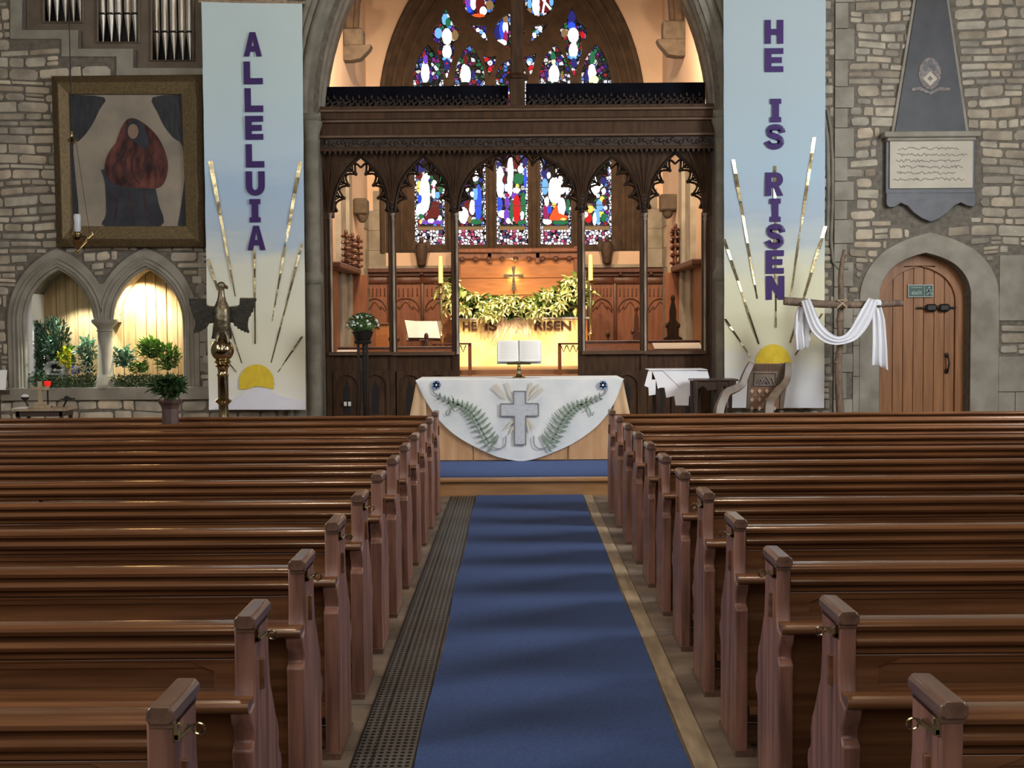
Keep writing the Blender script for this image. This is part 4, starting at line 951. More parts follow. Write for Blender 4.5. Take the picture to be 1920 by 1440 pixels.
def cf(u, v): return (bxc + (u - .5) * 2.06 * hw, AY + .33 + .12 * v, bz0 - .004 + (bz1 - bz0 - .01) * v)
MB().grid(cf, 4, 2, thick=(0, .006, -.003)).build('cover', 'ecru', t)
MB().tube([(bxc, AY + .275, bz0 + .01), (bxc, AY + .39, bz1 + .01)], .006, 6).build('ribbon_marker', 'ecru_d', t)

# ------------------------------------------------------------ banners
LET = {'A': ([(0, 0), (.34, 1), (.66, 1), (1, 0), (.70, 0), (.645, .2), (.355, .2), (.30, 0)], [[(.42, .42), (.58, .42), (.5, .74)]]),
       'L': ([(0, 0), (0, 1), (.34, 1), (.34, .27), (1, .27), (1, 0)], []),
       'E': ([(0, 0), (0, 1), (1, 1), (1, .76), (.36, .76), (.36, .62), (.92, .62), (.92, .38), (.36, .38), (.36, .24), (1, .24), (1, 0)], []),
       'I': ([(0, 0), (0, .22), (.2, .22), (.2, .78), (0, .78), (0, 1), (1, 1), (1, .78), (.8, .78), (.8, .22), (1, .22), (1, 0)], []),
       'H': ([(0, 0), (0, 1), (.33, 1), (.33, .62), (.67, .62), (.67, 1), (1, 1), (1, 0), (.67, 0), (.67, .37), (.33, .37), (.33, 0)], []),
       'N': ([(0, 0), (0, 1), (.34, 1), (.67, .5), (.67, 1), (1, 1), (1, 0), (.67, 0), (.33, .5), (.33, 0)], []),
       'U': ([(0, 1), (.34, 1), (.34, .42)] + ell(.5, .40, .16, .17, 8, PI, 2 * PI) + [(.66, 1), (1, 1), (1, .40)] + ell(.5, .40, .5, .40, 12, 0, -PI), []),
       'R': ([(0, 0), (0, 1), (.6, 1)] + ell(.62, .69, .36, .31, 10, PI / 2, -PI / 2 + .35) + [(1, 0), (.64, 0), (.45, .36), (.34, .36), (.34, 0)], [[(.34, .60), (.34, .79), (.56, .79), (.64, .75), (.65, .66), (.58, .60)]]),
       'S': (ribbon(spl([(.92, .70), (.84, .82), (.68, .88), (.40, .88), (.20, .80), (.17, .68), (.28, .58), (.50, .52), (.74, .44), (.85, .32), (.78, .18), (.56, .12), (.34, .13), (.16, .22), (.08, .33)], 4), .265), [])}
def banner(name_label, corners, stops, word, rays, sun, cloud, mname):
    BYY = 16.22; (tl, tr_, br, bl) = [U(x, y, BYY) for x, y in corners]
    cxb = (tl[0] + tr_[0] + bl[0] + br[0]) / 4
    t = thing('banner', name_label, 'banner', (cxb, BYY, bl[1]), 'painted easter banners beside the chancel arch')
    bmm = banner_mat(mname, stops, 0, tl[1] - bl[1])
    def fn(u, v):
        x = (bl[0] * (1 - u) + br[0] * u) * (1 - v) + (tl[0] * (1 - u) + tr_[0] * u) * v; z = (bl[1] * (1 - u) + br[1] * u) * (1 - v) + (tl[1] * (1 - u) + tr_[1] * u) * v
        wv = .006 * math.sin(v * 37 + 2 * u) + .004 * math.sin(v * 61 + 5 * u) + .004 * math.sin(u * 6)
        return (x, BYY + wv + .02, z)
    MB().grid(fn, 10, 150, thick=(0, .003, 0)).build('paper_sheet', bmm, t)
    MB().tube([(tl[0] - .04, BYY + .03, tl[1] + .01), (tr_[0] + .04, BYY + .03, tr_[1] + .01)], .018, 10).build('hanging_rod', 'edge_board', t)
    lb = None
    for ch, x0, x1, y0, y1 in word:
        a = U(x0, y1, BYY); b_ = U(x1, y0, BYY); W_ = b_[0] - a[0]; H_ = b_[1] - a[1]; o_, hs = LET[ch]
        m = MB(); T = lambda L: [(a[0] + p[0] * W_, a[1] + p[1] * H_) for p in L]
        if ch == 'S': rib_quads(m, T(spl([(.92, .66), (.86, .80), (.70, .875), (.42, .88), (.22, .81), (.17, .69), (.28, .585), (.50, .52), (.74, .45), (.85, .32), (.78, .185), (.56, .12), (.34, .125), (.16, .20), (.08, .32)], 4)), .255 * H_, BYY + .000, BYY + .003)
        else: m.plate(T(o_), [T(h) for h in hs], BYY + .000, BYY + .003)
        m.build('letter', 'purple', t, smooth=False)
    for (xa, ya, xb, yb, wa, wb) in rays:
        n_ = 10; P = [U(xa + (xb - xa) * i / n_, ya + (yb - ya) * i / n_, BYY) for i in range(n_ + 1)]; s = BYY / F
        m = MB()
        for i in range(n_):                                     # foil strip, slightly buckled so that it glints in places
            w0 = (wa + (wb - wa) * i / n_) * s; w1 = (wa + (wb - wa) * (i + 1) / n_) * s; j0 = rnd.uniform(-.004, .004); 
            m.add([(P[i][0] - w0 / 2, BYY + .008 + j0, P[i][1]), (P[i][0] + w0 / 2, BYY + .008 - j0, P[i][1]), (P[i + 1][0] + w1 / 2, BYY + .006 - j0, P[i + 1][1]), (P[i + 1][0] - w1 / 2, BYY + .006 + j0, P[i + 1][1])], [(0, 1, 2, 3)])
        m.build('foil_ray', 'gold', t, smooth=False)
    MB().plate([U(a_, b_, BYY) for a_, b_ in sun], [], BYY + .002, BYY + .005).build('painted_sun', 'yellow', t, smooth=False)
    if cloud: MB().plate([U(a_, b_, BYY) for a_, b_ in cloud], [], BYY - .001, BYY + .004).build('painted_cloud', M['cloud'], t, smooth=False)
    return t
M['cloud'] = mat('painted_cloud', (.74, .76, .86), .8, col2=(.82, .83, .88), scale=3)
banner('long painted left banner reading ALLELUIA over a rising sun', [(377, 3), (566, 5), (573, 769), (391, 769)],
       [(0, (.86, .86, .85)), (.10, (.80, .79, .62)), (.22, (.78, .78, .62)), (.36, (.74, .76, .66)), (.44, (.46, .58, .70)), (.54, (.42, .58, .76)), (.62, (.52, .67, .80)), (.8, (.54, .69, .72)), (1, (.57, .70, .72))],
       [('A', 457, 490, 60, 106), ('L', 457, 492, 115, 158), ('L', 459, 493, 165, 210), ('E', 460, 493, 217, 262), ('L', 461, 495, 270, 314), ('U', 461, 496, 321, 367), ('I', 468, 488, 373, 417), ('A', 464, 497, 423, 469)],
       [(394, 302, 441, 556, 9, 2), (563, 303, 510, 602, 8, 2), (390, 486, 453, 681, 5, 2), (477, 468, 478, 645, 4, 2.5), (567, 455, 508, 680, 5, 2), (566, 631, 521, 698, 4, 2), (396, 640, 443, 698, 4, 2.5)],
       ell(481, 718, 33, 35, 14, PI - .35, 2 * PI + .35)[:] + [(500, 727), (480, 724), (460, 730)],
       [(393, 768), (430, 757), (452, 741), (468, 731), (485, 726), (503, 729), (516, 738), (530, 744), (550, 748), (572, 752), (573, 768)], 'banner_paint_left')
banner('long painted right banner reading HE IS RISEN over a rising sun', [(1357, -24), (1549, -24), (1546, 765), (1359, 765)],
       [(0, (.56, .57, .60)), (.08, (.62, .63, .62)), (.16, (.70, .68, .48)), (.30, (.68, .67, .48)), (.38, (.58, .62, .56)), (.46, (.38, .47, .56)), (.56, (.37, .50, .60)), (.75, (.38, .48, .53)), (1, (.40, .49, .53))],
       [('H', 1434, 1469, 37, 82), ('E', 1434, 1469, 90, 135), ('I', 1444, 1465, 185, 229), ('S', 1435, 1470, 233, 280), ('R', 1435, 1469, 323, 367), ('I', 1443, 1464, 372, 416), ('S', 1436, 1470, 420, 466), ('E', 1436, 1470, 469, 513), ('N', 1436, 1471, 517, 562)],
       [(1375, 299, 1420, 560, 7, 2.5), (1527, 257, 1483, 556, 7, 2.5), (1453, 311, 1455.5, 614, 6, 2.5), (1548, 424, 1482, 643, 7, 3), (1358, 448, 1423, 645, 5, 3), (1360, 598, 1408, 670, 4, 3), (1542, 588, 1491, 666, 4, 3)],
       ell(1450, 682, 34, 37, 16, 0, 2 * PI), None, 'banner_paint_right')

# ------------------------------------------------------------ framed painting (a plain stand-in)
PY = 16.38
M['paint_fold'] = mat('painted_fold_shadow', (.035, .02, .022), .7, col2=(.06, .04, .04), scale=6, spec=.2)
c_ = [U(97, 143, PY), U(380, 140, PY), U(383, 462, PY), U(108, 462, PY)]
t = thing('framed_painting', 'large gilt framed painting of a robed figure between dark drapes on the stone wall', 'painting', ((c_[0][0] + c_[1][0]) / 2, PY, c_[2][1]))
def fr_ring(a, b_, y0, y1, name, mt):
    A = [U(*p, PY) for p in a]; B = [U(*p, PY) for p in b_]; m = MB()
    for i in range(4):
        j = (i + 1) % 4; m.add([(A[i][0], y0, A[i][1]), (A[j][0], y0, A[j][1]), (B[j][0], y1, B[j][1]), (B[i][0], y1, B[i][1]), (A[i][0], PY + .09, A[i][1]), (A[j][0], PY + .09, A[j][1]), (B[j][0], PY + .09, B[j][1]), (B[i][0], PY + .09, B[i][1])],
                        [(0, 1, 2, 3), (0, 4, 5, 1), (3, 2, 6, 7), (4, 7, 6, 5)])
    return m.build(name, mt, t, bevel=.008)
fr_ring([(97, 143), (380, 140), (384, 463), (107, 463)], [(112, 157), (366, 155), (370, 449), (121, 449)], PY - .02, PY - .09, 'outer_frame', 'gilt_d')
fr_ring([(112, 157), (366, 155), (370, 449), (121, 449)], [(129, 177), (340, 177), (349, 424), (137, 424)], PY - .085, PY - .01, 'inner_frame', 'gilt')
def pic(pts, y, mt, nm): MB().plate([U(a, b_, PY) for a, b_ in pts], [], y, y + .004).build(nm, mt, t, smooth=False)
pic([(126, 174), (343, 174), (351, 427), (134, 427)], PY + .03, 'canvas', 'canvas')
pic(spl([(129, 177), (194, 182), (185, 205), (172, 232), (158, 252), (146, 264), (136, 272), (140, 330), (146, 400), (137, 424)], 3), PY + .025, 'drape', 'painted_drape')
pic(spl([(340, 177), (285, 182), (294, 210), (308, 238), (324, 258), (341, 274), (345, 330), (336, 400), (333, 424), (349, 424)], 3), PY + .025, 'drape', 'painted_drape')
pic(spl([(188, 318), (196, 345), (198, 400), (197, 424), (300, 424), (296, 380), (290, 345), (296, 320), (240, 300)], 4)[:-1], PY + .021, 'paint_navy', 'painted_robe')
pic(spl([(226, 240), (240, 222), (262, 226), (290, 250), (308, 282), (314, 318), (300, 350), (262, 352), (216, 345), (196, 322), (200, 292), (216, 268)], 4), PY + .018, 'paint_red', 'painted_mantle')
pic(spl([(246, 222), (262, 228), (272, 244), (278, 268), (270, 280), (256, 268), (240, 258), (234, 240)], 4), PY + .0145, 'paint_navy', 'painted_hood')
pic(ell(249, 246, 10, 14, 18), PY + .0115, 'paint_skin', 'painted_head')
m = MB()
for L_ in ([(236, 268), (226, 290), (214, 312), (210, 336)], [(262, 262), (278, 286), (290, 316), (292, 344)], [(252, 282), (246, 306), (250, 330), (262, 346)], [(240, 284), (232, 310), (234, 338)], [(270, 284), (272, 310), (266, 332)]):
    P_ = spl([U(a, b_, PY) for a, b_ in L_], 4); rib_quads(m, P_, [.004 + .022 * math.sin(PI * i / (len(P_) - 1)) for i in range(len(P_))], PY + .015, PY + .019)
for L_ in ([(215, 350), (218, 385), (212, 422)], [(240, 354), (244, 390), (250, 422)], [(268, 350), (272, 385), (284, 422)]):
    P_ = spl([U(a, b_, PY) for a, b_ in L_], 4); rib_quads(m, P_, [.004 + .03 * math.sin(PI * i / (len(P_) - 1)) for i in range(len(P_))], PY + .018, PY + .022)
m.build('painted_folds', 'paint_fold', t, smooth=False)

# ------------------------------------------------------------ hanging brass lamp
HY = 14.5; lx, lz = U(146, 452, HY)
t = thing('hanging_lamp', 'brass hanging oil lamp with a glass chimney in front of the gilt frame', 'lamp', (lx, HY, lz))
s = HY / F
MB().lathe([(.004, -24 * s), (.03, -20 * s), (.012, -16 * s), (.05, -10 * s), (.11, 0), (.12, 5 * s), (.10, 8 * s), (.05, 12 * s), (.035, 15 * s), (.045, 17 * s)], (lx, HY, lz), 20).build('bowl', 'brass', t, ang=50)
MB().lathe([(.030, 17 * s), (.038, 22 * s), (.037, 34 * s), (.043, 44 * s), (.036, 50 * s)], (lx, HY, lz), 16).build('glass_chimney', 'glass', t)
for i in range(3):
    a = i * 2.1 + .4; MB().tube([(lx + .10 * math.cos(a), HY + .10 * math.sin(a), lz + .03), (lx + .17 * math.cos(a), HY + .17 * math.sin(a), lz + .09), (lx + .13 * math.cos(a), HY + .13 * math.sin(a), lz + .13)], .010, 6).build('arm', 'brass', t)
zt = U(137, 262, HY)[1]
MB().lathe([(.02, -.05), (.05, -.02), (.055, .0), (.02, .03), (.01, .1)], (lx - .04, HY, zt), 12).build('chain_boss', 'brass', t)
m = MB(); m.tube([(lx - .04, HY, zt + .1), (lx - .04, HY, 9.6)], .006, 6)
for i in range(3):
    a = i * 2.1 + .4; m.tube([(lx + .13 * math.cos(a), HY + .13 * math.sin(a), lz + .13), (lx - .04 + .04 * math.cos(a), HY + .04 * math.sin(a), zt)], .0028, 5)
m.build('chain', 'iron', t)

# ------------------------------------------------------------ memorial tablet on the right wall
MY = WY - .07
def mp(pts): return [U(a, b_, MY) for a, b_ in pts]
t = thing('wall_memorial', 'dark slate obelisk memorial over a pale inscribed tablet on the right stone wall', 'memorial', (U(1744, 264, MY)[0], MY, U(1744, 412, MY)[1]))
MB().plate(mp([(1672, 249), (1714, -4), (1745, -40), (1779, -6), (1818, 249)]), [], MY + .02, MY + .09).build('obelisk_edge', 'ashlar', t, smooth=False, bevel=.006)
MB().plate(mp([(1678, 249), (1719, -2), (1745, -32), (1775, -4), (1812, 249)]), [], MY - .0, MY + .03).build('obelisk', 'slate', t, smooth=False, bevel=.004)
m = MB(); m.plate(mp(ell(1743, 138, 21, 30, 24)), [], MY - .012, MY + .005); m.plate(mp([(1708, 165), (1725, 163), (1743, 172), (1762, 163), (1782, 165), (1780, 171), (1762, 170), (1743, 178), (1724, 170), (1709, 171)]), [], MY - .012, MY + .005)
em = m.build('emblem', 'emblem', t, bevel=.004)
MB().plate(mp([(1743, 134), (1757, 148), (1743, 162), (1729, 148)]), [mp([(1743, 143), (1748, 148), (1743, 153), (1738, 148)])], MY - .022, MY - .008).build('lozenge', 'marble', em, smooth=False)
MB().plate(mp([(1743, 112), (1756, 130), (1750, 134), (1743, 122), (1736, 134), (1730, 130)]), [], MY - .020, MY - .008).build('chevron', 'slate_l', em, smooth=False)
a = mp([(1654, 249), (1834, 263)]); MB().cham(a[0][0], a[1][0], MY - .12, MY + .07, a[1][1] + .035, a[0][1], .012).cham(a[0][0] + .05, a[1][0] - .05, MY - .07, MY + .07, a[1][1] - .01, a[1][1] + .04, .01).build('cornice', 'ashlar', t)
a = mp([(1661, 263), (1827, 362)]); MB().box(a[0][0], a[1][0], MY - .01, MY + .07, a[1][1], a[0][1]).build('tablet_surround', 'slate_l', t, smooth=False, bevel=.006)
a = mp([(1667, 265), (1822, 353)]); tb = MB().box(a[0][0], a[1][0], MY - .04, MY, a[1][1], a[0][1]).build('tablet', 'marble', t, smooth=False, bevel=.004)
m = MB()
for i, (x0, x1) in enumerate(((1682, 1798), (1680, 1812), (1678, 1800), (1684, 1804), (1680, 1790), (1673, 1808))):
    y_ = 279 + i * 11.5; P = []; x = x0
    while x < x1: P.append((x, y_ + rnd.uniform(-3, 3))); x += rnd.uniform(1.6, 3.2)
    rib_quads(m, mp(P), .008, MY - .043, MY - .038)
m.build('inscription', 'engrave', tb, smooth=False)
MB().plate(mp([(1661, 362), (1661, 384), (1666, 389), (1678, 388), (1688, 381), (1700, 386), (1712, 399), (1728, 410), (1744, 416), (1760, 410), (1776, 399), (1788, 386), (1800, 380), (1812, 386), (1824, 388), (1828, 384), (1828, 362)]), [], MY - .03, MY + .07).build('apron', 'slate_l', t, smooth=False, bevel=.006)
# ------------------------------------------------------------ eagle lectern
EYL = 14.0
def ep(a, b_): return (330 + a / 5.333, 510 + b_ / 5.333)
ex, _ = U(417, 650, EYL); s = EYL / F
t = thing('eagle_lectern', 'brass eagle lectern with outspread wings on a ball and column before the left banner', 'lectern', (ex, EYL, FZ))
zc = U(*ep(465, 780), EYL)[1]; zz = lambda v: U(*ep(465, v), EYL)[1]
MB().lathe([(.26, 0), (.27, .04), (.20, .07), (.20, .10), (.11, .16), (.055, .22), (.055, zz(1290) - FZ - .03)], (ex, EYL, FZ), 20).build('base', 'brass', t, ang=50)
MB().lathe([(.055, zz(1400)), (.05, zz(1330)), (.085, zz(1300)), (.098, zz(1285)), (.06, zz(1262)), (.06, zz(1240)), (.06, zz(1045)), (.068, zz(1030)), (.056, zz(1012)), (.055, zz(990)), (.062, zz(955)), (.088, zz(940)), (.062, zz(922)), (.10, zz(900)), (.085, zz(880)), (.05, zz(870))], (ex, EYL, 0), 20).build('column', 'brass', t, ang=50)
MB().ball((ex, EYL, zc), (.132, .132, .135), n=24, m=16).build('ball', 'brass', t)
bd = MB(); zb_, zt_ = zz(690), zz(330)
bd.lathe([(.03, zb_), (.07, zb_ + .03), (.085, zb_ + .1), (.10, zz(480)), (.10, zz(380)), (.075, zt_), (.05, zz(280)), (.038, zz(230)), (.034, zz(180)), (.045, zz(140)), (.042, zz(115)), (.018, zz(98))], (ex, EYL + .0, 0), 16)
bd.tube([(ex + .01, EYL - .02, zz(135)), (ex + .045, EYL + .06, zz(150)), (ex + .05, EYL + .08, zz(170))], [.03, .022, .005], 8)
bd.build('eagle_body', 'brass_o', t, ang=60)
def wing(pts):
    L = [U(*ep(a, b_), EYL + .04) for a, b_ in pts]; m = MB(); m.plate(L, [], EYL + .02, EYL + .055)
    return m
Wl = [(130, 262), (160, 268), (200, 262), (300, 262), (303, 325), (340, 342), (392, 350), (396, 505), (330, 515), (312, 548), (300, 545), (290, 572), (272, 568), (255, 592), (240, 590), (225, 608), (205, 600), (185, 618), (180, 590), (196, 520), (196, 480), (180, 455), (170, 410), (158, 400), (152, 350), (140, 330)]
Wr = [(805, 262), (640, 262), (636, 328), (590, 345), (535, 352), (538, 500), (575, 508), (590, 545), (608, 540), (622, 572), (640, 566), (655, 590), (672, 582), (690, 606), (705, 598), (722, 614), (735, 600), (720, 560), (718, 510), (730, 450), (748, 440), (752, 410), (772, 398), (775, 360), (790, 345), (792, 300), (802, 290)]
for Wp in (Wl, Wr):
    w_ = wing(Wp).build('wing', 'brass_d', t, bevel=.006)
    gm_ = MB()
    for k in range(5):
        x0 = Wp[0][0] + (40 + k * 28) * (1 if Wp is Wl else -1); gm_.ball(U3(*ep(x0, 262), EYL + .03), (.015, .012, .008))
        x1 = (320 + k * 17) if Wp is Wl else (615 - k * 17); gm_.ball(U3(*ep(x1, 342 + k * 2), EYL + .03), (.013, .012, .01))
    gm_.build('wing_crest', 'brass', w_)
MB().plate([U(*ep(a, b_), EYL) for a, b_ in [(372, 510), (385, 500), (400, 620), (392, 668), (350, 668), (360, 630)]], [], EYL + .0, EYL + .03).plate([U(*ep(a, b_), EYL) for a, b_ in [(530, 505), (545, 560), (555, 640), (550, 670), (530, 668)]], [], EYL, EYL + .03).build('tail', 'brass_d', t, bevel=.005)
MB().tube([U3(*ep(430, 600), EYL - .04), U3(*ep(410, 650), EYL - .08), U3(*ep(405, 700), EYL - .1)], [.03, .022, .012], 8).tube([U3(*ep(500, 600), EYL - .04), U3(*ep(520, 650), EYL - .08), U3(*ep(525, 700), EYL - .1)], [.03, .022, .012], 8).build('talons', 'brass_o', t)

# ------------------------------------------------------------ Easter garden plants in the double niche
NY = WY + .26
def leafy(name, label, cat, cx, cy_, rx, ry, n, mt, L=.09, W=.035, Y=NY, ydep=.10, up=.6, flowers=None, group=None, stems=True):
    x, z = U(cx, cy_, Y); sx, sz = rx * Y / F, ry * Y / F
    zb = z - sz
    t = thing(name, label, cat, (x, Y, zb), group); m = MB(); st_ = MB()
    L *= 1.15; W *= 1.35
    for i in range(int(n * 1.7)):
        a = rnd.uniform(0, 2 * PI); q = rnd.random() ** .5; px_ = x + sx * q * math.cos(a); pz = z + sz * q * math.sin(a); py_ = Y + ydep * rnd.uniform(-1, .6)
        d = (px_ - x + rnd.uniform(-.1, .1), -.10 + rnd.uniform(-.2, .1), (pz - zb) * up + rnd.uniform(-.03, .12)); m.leaf((px_, py_, pz), d, L * rnd.uniform(.6, 1.2), W * rnd.uniform(.7, 1.2), bend=rnd.uniform(.1, .5))
        if stems and i % 4 == 0: st_.tube([(x + (px_ - x) * .2, Y, zb), ((x + px_) / 2, (Y + py_) / 2, (zb + pz) / 2 + .02), (px_, py_, pz)], .004, 4)
    m.build('foliage', mt, t, smooth=False)
    if stems: st_.build('stems', 'leaf_b', t)
    if flowers:
        f = MB(); fm, fn_, fr_ = flowers
        for i in range(fn_):
            a = rnd.uniform(0, 2 * PI); q = rnd.random() ** .5; c = Vector((x + sx * q * math.cos(a), Y - ydep * 1.1, z + sz * q * math.sin(a)))
            for k in range(5):
                b_ = k * 2 * PI / 5 + i; f.leaf(c, (math.cos(b_), -.25, math.sin(b_)), fr_, fr_ * .75, bend=.05)
        f.build('blossoms', fm, t, smooth=False)
    return t
leafy('conifer_shrub', 'tall dark green conifer sprigs at the left of the left niche', 'plant', 72, 660, 14, 50, 260, 'conifer', .10, .02)
leafy('conifer_shrub', 'dark green sprigs rising against the boards of the left niche', 'plant', 104, 640, 26, 38, 230, 'conifer', .09, .02, up=1)
leafy('variegated_plant', 'pale mint leaved plant above the rocks in the left niche', 'plant', 96, 655, 9, 20, 60, 'mint', .10, .035)
leafy('primrose', 'bright yellow primroses beside the rock tomb in the left niche', 'plant', 128, 672, 14, 20, 70, 'lime', .08, .035, flowers=('primrose', 26, .045))
leafy('trailing_plant', 'arching pale green plant beside the column in the left niche', 'plant', 165, 662, 14, 22, 70, 'mint', .12, .03, Y=NY + .02)
leafy('violet_plant', 'small violet flowers low in the left niche', 'plant', 147, 693, 8, 8, 30, 'leaf_b', .05, .02, Y=NY - .07, flowers=('violet', 9, .03), stems=False)
leafy('white_flower_plant', 'small white flowers by the foot of the niche column', 'plant', 168, 692, 11, 13, 70, 'leaf_b', .06, .025, Y=NY - .07, flowers=('white_petal', 14, .022), stems=False)
leafy('silver_plant', 'silvery leaves with white tips at the lower left of the left niche', 'plant', 70, 706, 20, 12, 90, 'mint', .06, .025, Y=NY - .08, flowers=('white_petal', 8, .02), stems=False)
leafy('variegated_plant', 'pale mint leaved plant at the left of the right niche', 'plant', 232, 672, 16, 17, 90, 'mint', .10, .04)
leafy('green_bush', 'lime green bushy plant in the middle of the right niche', 'plant', 284, 655, 22, 17, 170, 'lime', .08, .03, up=1)
leafy('fern', 'green trailing fern at the right of the right niche', 'plant', 315, 672, 20, 22, 150, 'lime', .10, .02)
leafy('low_plant', 'low pale green leaves at the front of the right niche', 'plant', 262, 690, 16, 10, 80, 'lime', .07, .035, Y=NY - .06, stems=False)
# rock tomb with a dark mouth and stacked stones
rx, rz = U(105, 690, NY - .05)
t = thing('rock_tomb', 'small rock tomb with a dark mouth in the left niche garden', 'model tomb', (rx, NY - .05, n_zb + .10))
m = MB(); Yt = NY - .05
for i in range(9):
    a = PI * (.08 + .84 * i / 8); m.ball((rx + .135 * math.cos(a), Yt, rz - .045 + .13 * math.sin(a)), (.045, .08, .038), jit=.12)
for dx, dz, w_ in ((-.1, -.06, .06), (.1, -.09, .06)): m.ball((rx + dx, Yt, rz + dz), (w_, .09, .08), jit=.12)
m.build('rock_arch', 'rock', t, ang=30)
MB().plate(ell(rx + .01, rz - .04, .105, .10, 14), [], Yt + .03, Yt + .05).build('tomb_mouth', 'black', t, smooth=False)
MB().ball((rx - .005, Yt - .03, rz - .02), .016).ball((rx + .10, Yt - .07, rz - .03), .02).build('pearls', 'white_petal', t)
for i, (px_, py_, w_) in enumerate(((108, 695, .075), (103, 702, .085), (106, 709, .10), (100, 716, .12))):
    c = U(px_, py_, NY - .12); o = MB().ball((c[0], NY - .12, c[1]), (w_, .05, .022), jit=.12).build('flat_stone', 'rock', origin=(c[0], NY - .12, c[1]), ang=30)
    tag(o, ['uppermost', 'second from top', 'third from top', 'lowest'][i] + ' pale flat stone of the steps below the rock tomb', 'stone', 'stepping stones before the rock tomb')
for lab, xa, xb in (('dark moss bed along the sill of the left niche', n_l0 + .14, n_l1 - .02), ('dark moss bed along the sill of the right niche', n_r0 + .02, n_r1 - .02)):
    m = MB(); n_ = 900
    for i in range(n_):
        x = rnd.uniform(xa, xb); Y = rnd.uniform(WY - .06, WY + .45); h = .03 + .19 * rnd.random(); m.leaf((x, Y, n_zb + h * .6), (rnd.uniform(-1, 1), rnd.uniform(-1, .3), rnd.uniform(-.2, 1)), .07, .018, bend=.3)
    m.box(xa, xb, WY + .0, WY + .48, n_zb - .01, n_zb + .06)
    o = m.build('moss', 'moss', origin=((xa + xb) / 2, WY + .1, n_zb), smooth=False); tag(o, lab, 'moss', kind='stuff')

# ------------------------------------------------------------ small prayer table at the left with its things
TY = 14.0
def BX(x0, y0, x1, y1, Y): a = U(x0, y1, Y); b_ = U(x1, y0, Y); return a[0], b_[0], a[1], b_[1]
x0, x1, z0, z1 = BX(20, 766, 122, 772, TY)
t = thing('prayer_table', 'small light wooden table top behind the far left pews', 'table', ((x0 + x1) / 2, TY + .15, FZ))
MB().cham(x0, x1, TY, TY + .4, z0, z1, .006).build('tabletop', 'edge_board', t)
MB().box(x0 + .04, x1 - .04, TY + .03, TY + .37, z0 - .06, z0).build('apron', 'dark_oak', t, smooth=False)
for a in (x0 + .05, x1 - .08):
    for c in (TY + .03, TY + .33): MB().box(a, a + .035, c, c + .035, FZ, z0).build('leg', 'dark_oak', t, smooth=False)
o = MB().box(x0 + .01, x0 + .16, TY + .02, TY + .3, z1 + .001, z1 + .008).build('paper_sheet', 'paper', origin=(x0 + .08, TY + .1, z1), smooth=False); tag(o, 'white paper lying on the left end of the small wooden table', 'paper')
cxw, cz0 = U(75, 767, TY + .1); czt = U(75, 715, TY + .1)[1]; ca0, ca1, cza, czb = BX(58, 725, 91, 732, TY + .1)
t = thing('wooden_cross', 'small light wooden cross on a rounded base on the small left table', 'cross', (cxw, TY + .12, z1))
MB().cham(cxw - .024, cxw + .024, TY + .10, TY + .13, z1 + .03, czt, .004).build('upright', 'edge_board', t)
MB().cham(ca0, ca1, TY + .095, TY + .135, cza, czb, .004).build('crossbar', 'edge_board', t)
MB().ball((cxw, TY + .115, z1 + .006), (.12, .09, .045), n=16, m=8).build('base', 'edge_board', t)
vx, vz = U(89, 720, TY + .25)
t = thing('votive_stand', 'red glass votive light on a thin dark stand beside the small wooden cross', 'candle light', (vx, TY + .25, z1))
MB().tube([(vx, TY + .25, z1), (vx, TY + .25, vz - .03)], .009, 6).lathe([(.05, 0), (.05, .012), (.012, .02)], (vx, TY + .25, z1), 14).build('stand', 'iron', t)
MB().lathe([(.022, -.032), (.036, -.01), (.038, .03), (.03, .034), (.02, -.0)], (vx, TY + .25, vz), 14).build('red_glass', 'red_glass', t)
for px_, lab, wh in ((47, 'black iron candle holder with a white candle left of the small cross', True), (125, 'black iron candle holder right of the small cross', False)):
    Y = TY + .28; x, z = U(px_, 748, Y)
    t = thing('candle_holder', lab, 'candle holder', (x, Y, z1 - .02)); sgn = 1 if wh else -1
    xb_ = x + sgn * .035
    MB().tube([(xb_, Y, z1 - .02), (xb_, Y, z1 + .01), (x, Y, z - .01)], .011, 6).lathe([(.05, 0), (.05, .012), (.015, .02)], (xb_, Y, z1 - .02), 14).build('stem', 'iron', t)
    if wh: MB().lathe([(.012, -.02), (.04, .0), (.048, .022)], (x, Y, z), 14).build('cup', 'iron', t); MB().ball((x, Y, z + .03), (.046, .046, .028)).build('candle', 'paper', t)
    else: MB().plate([(x - .09, z - .004), (x - .03, z + .008), (x + .03, z + .03), (x + .04, z + .012), (x + .09, z + .01), (x + .09, z - .008), (x, z - .014)], [], Y - .03, Y + .03).ball((x, Y, z + .008), .03).build('cup', 'iron', t)
x0, x1, z0, z1c = BX(-14, 694, 9, 731, 14.4)
t = thing('notice_stand', 'white card on a dark stand at the left edge of the photo', 'sign', (x0 + .05, 14.45, FZ))
MB().plate([(14.40, z0), (14.46, z1c), (14.47, z1c), (14.41, z0)], [], x0, x1, axis='x').build('card', 'paper', t, smooth=False)
MB().box(x0 - .02, x1 + .01, 14.42, 14.50, z0 - .06, z0 - .01).box(x0 + .02, x0 + .06, 14.44, 14.48, FZ, z0 - .05).build('stand', 'dark_oak', t, smooth=False)
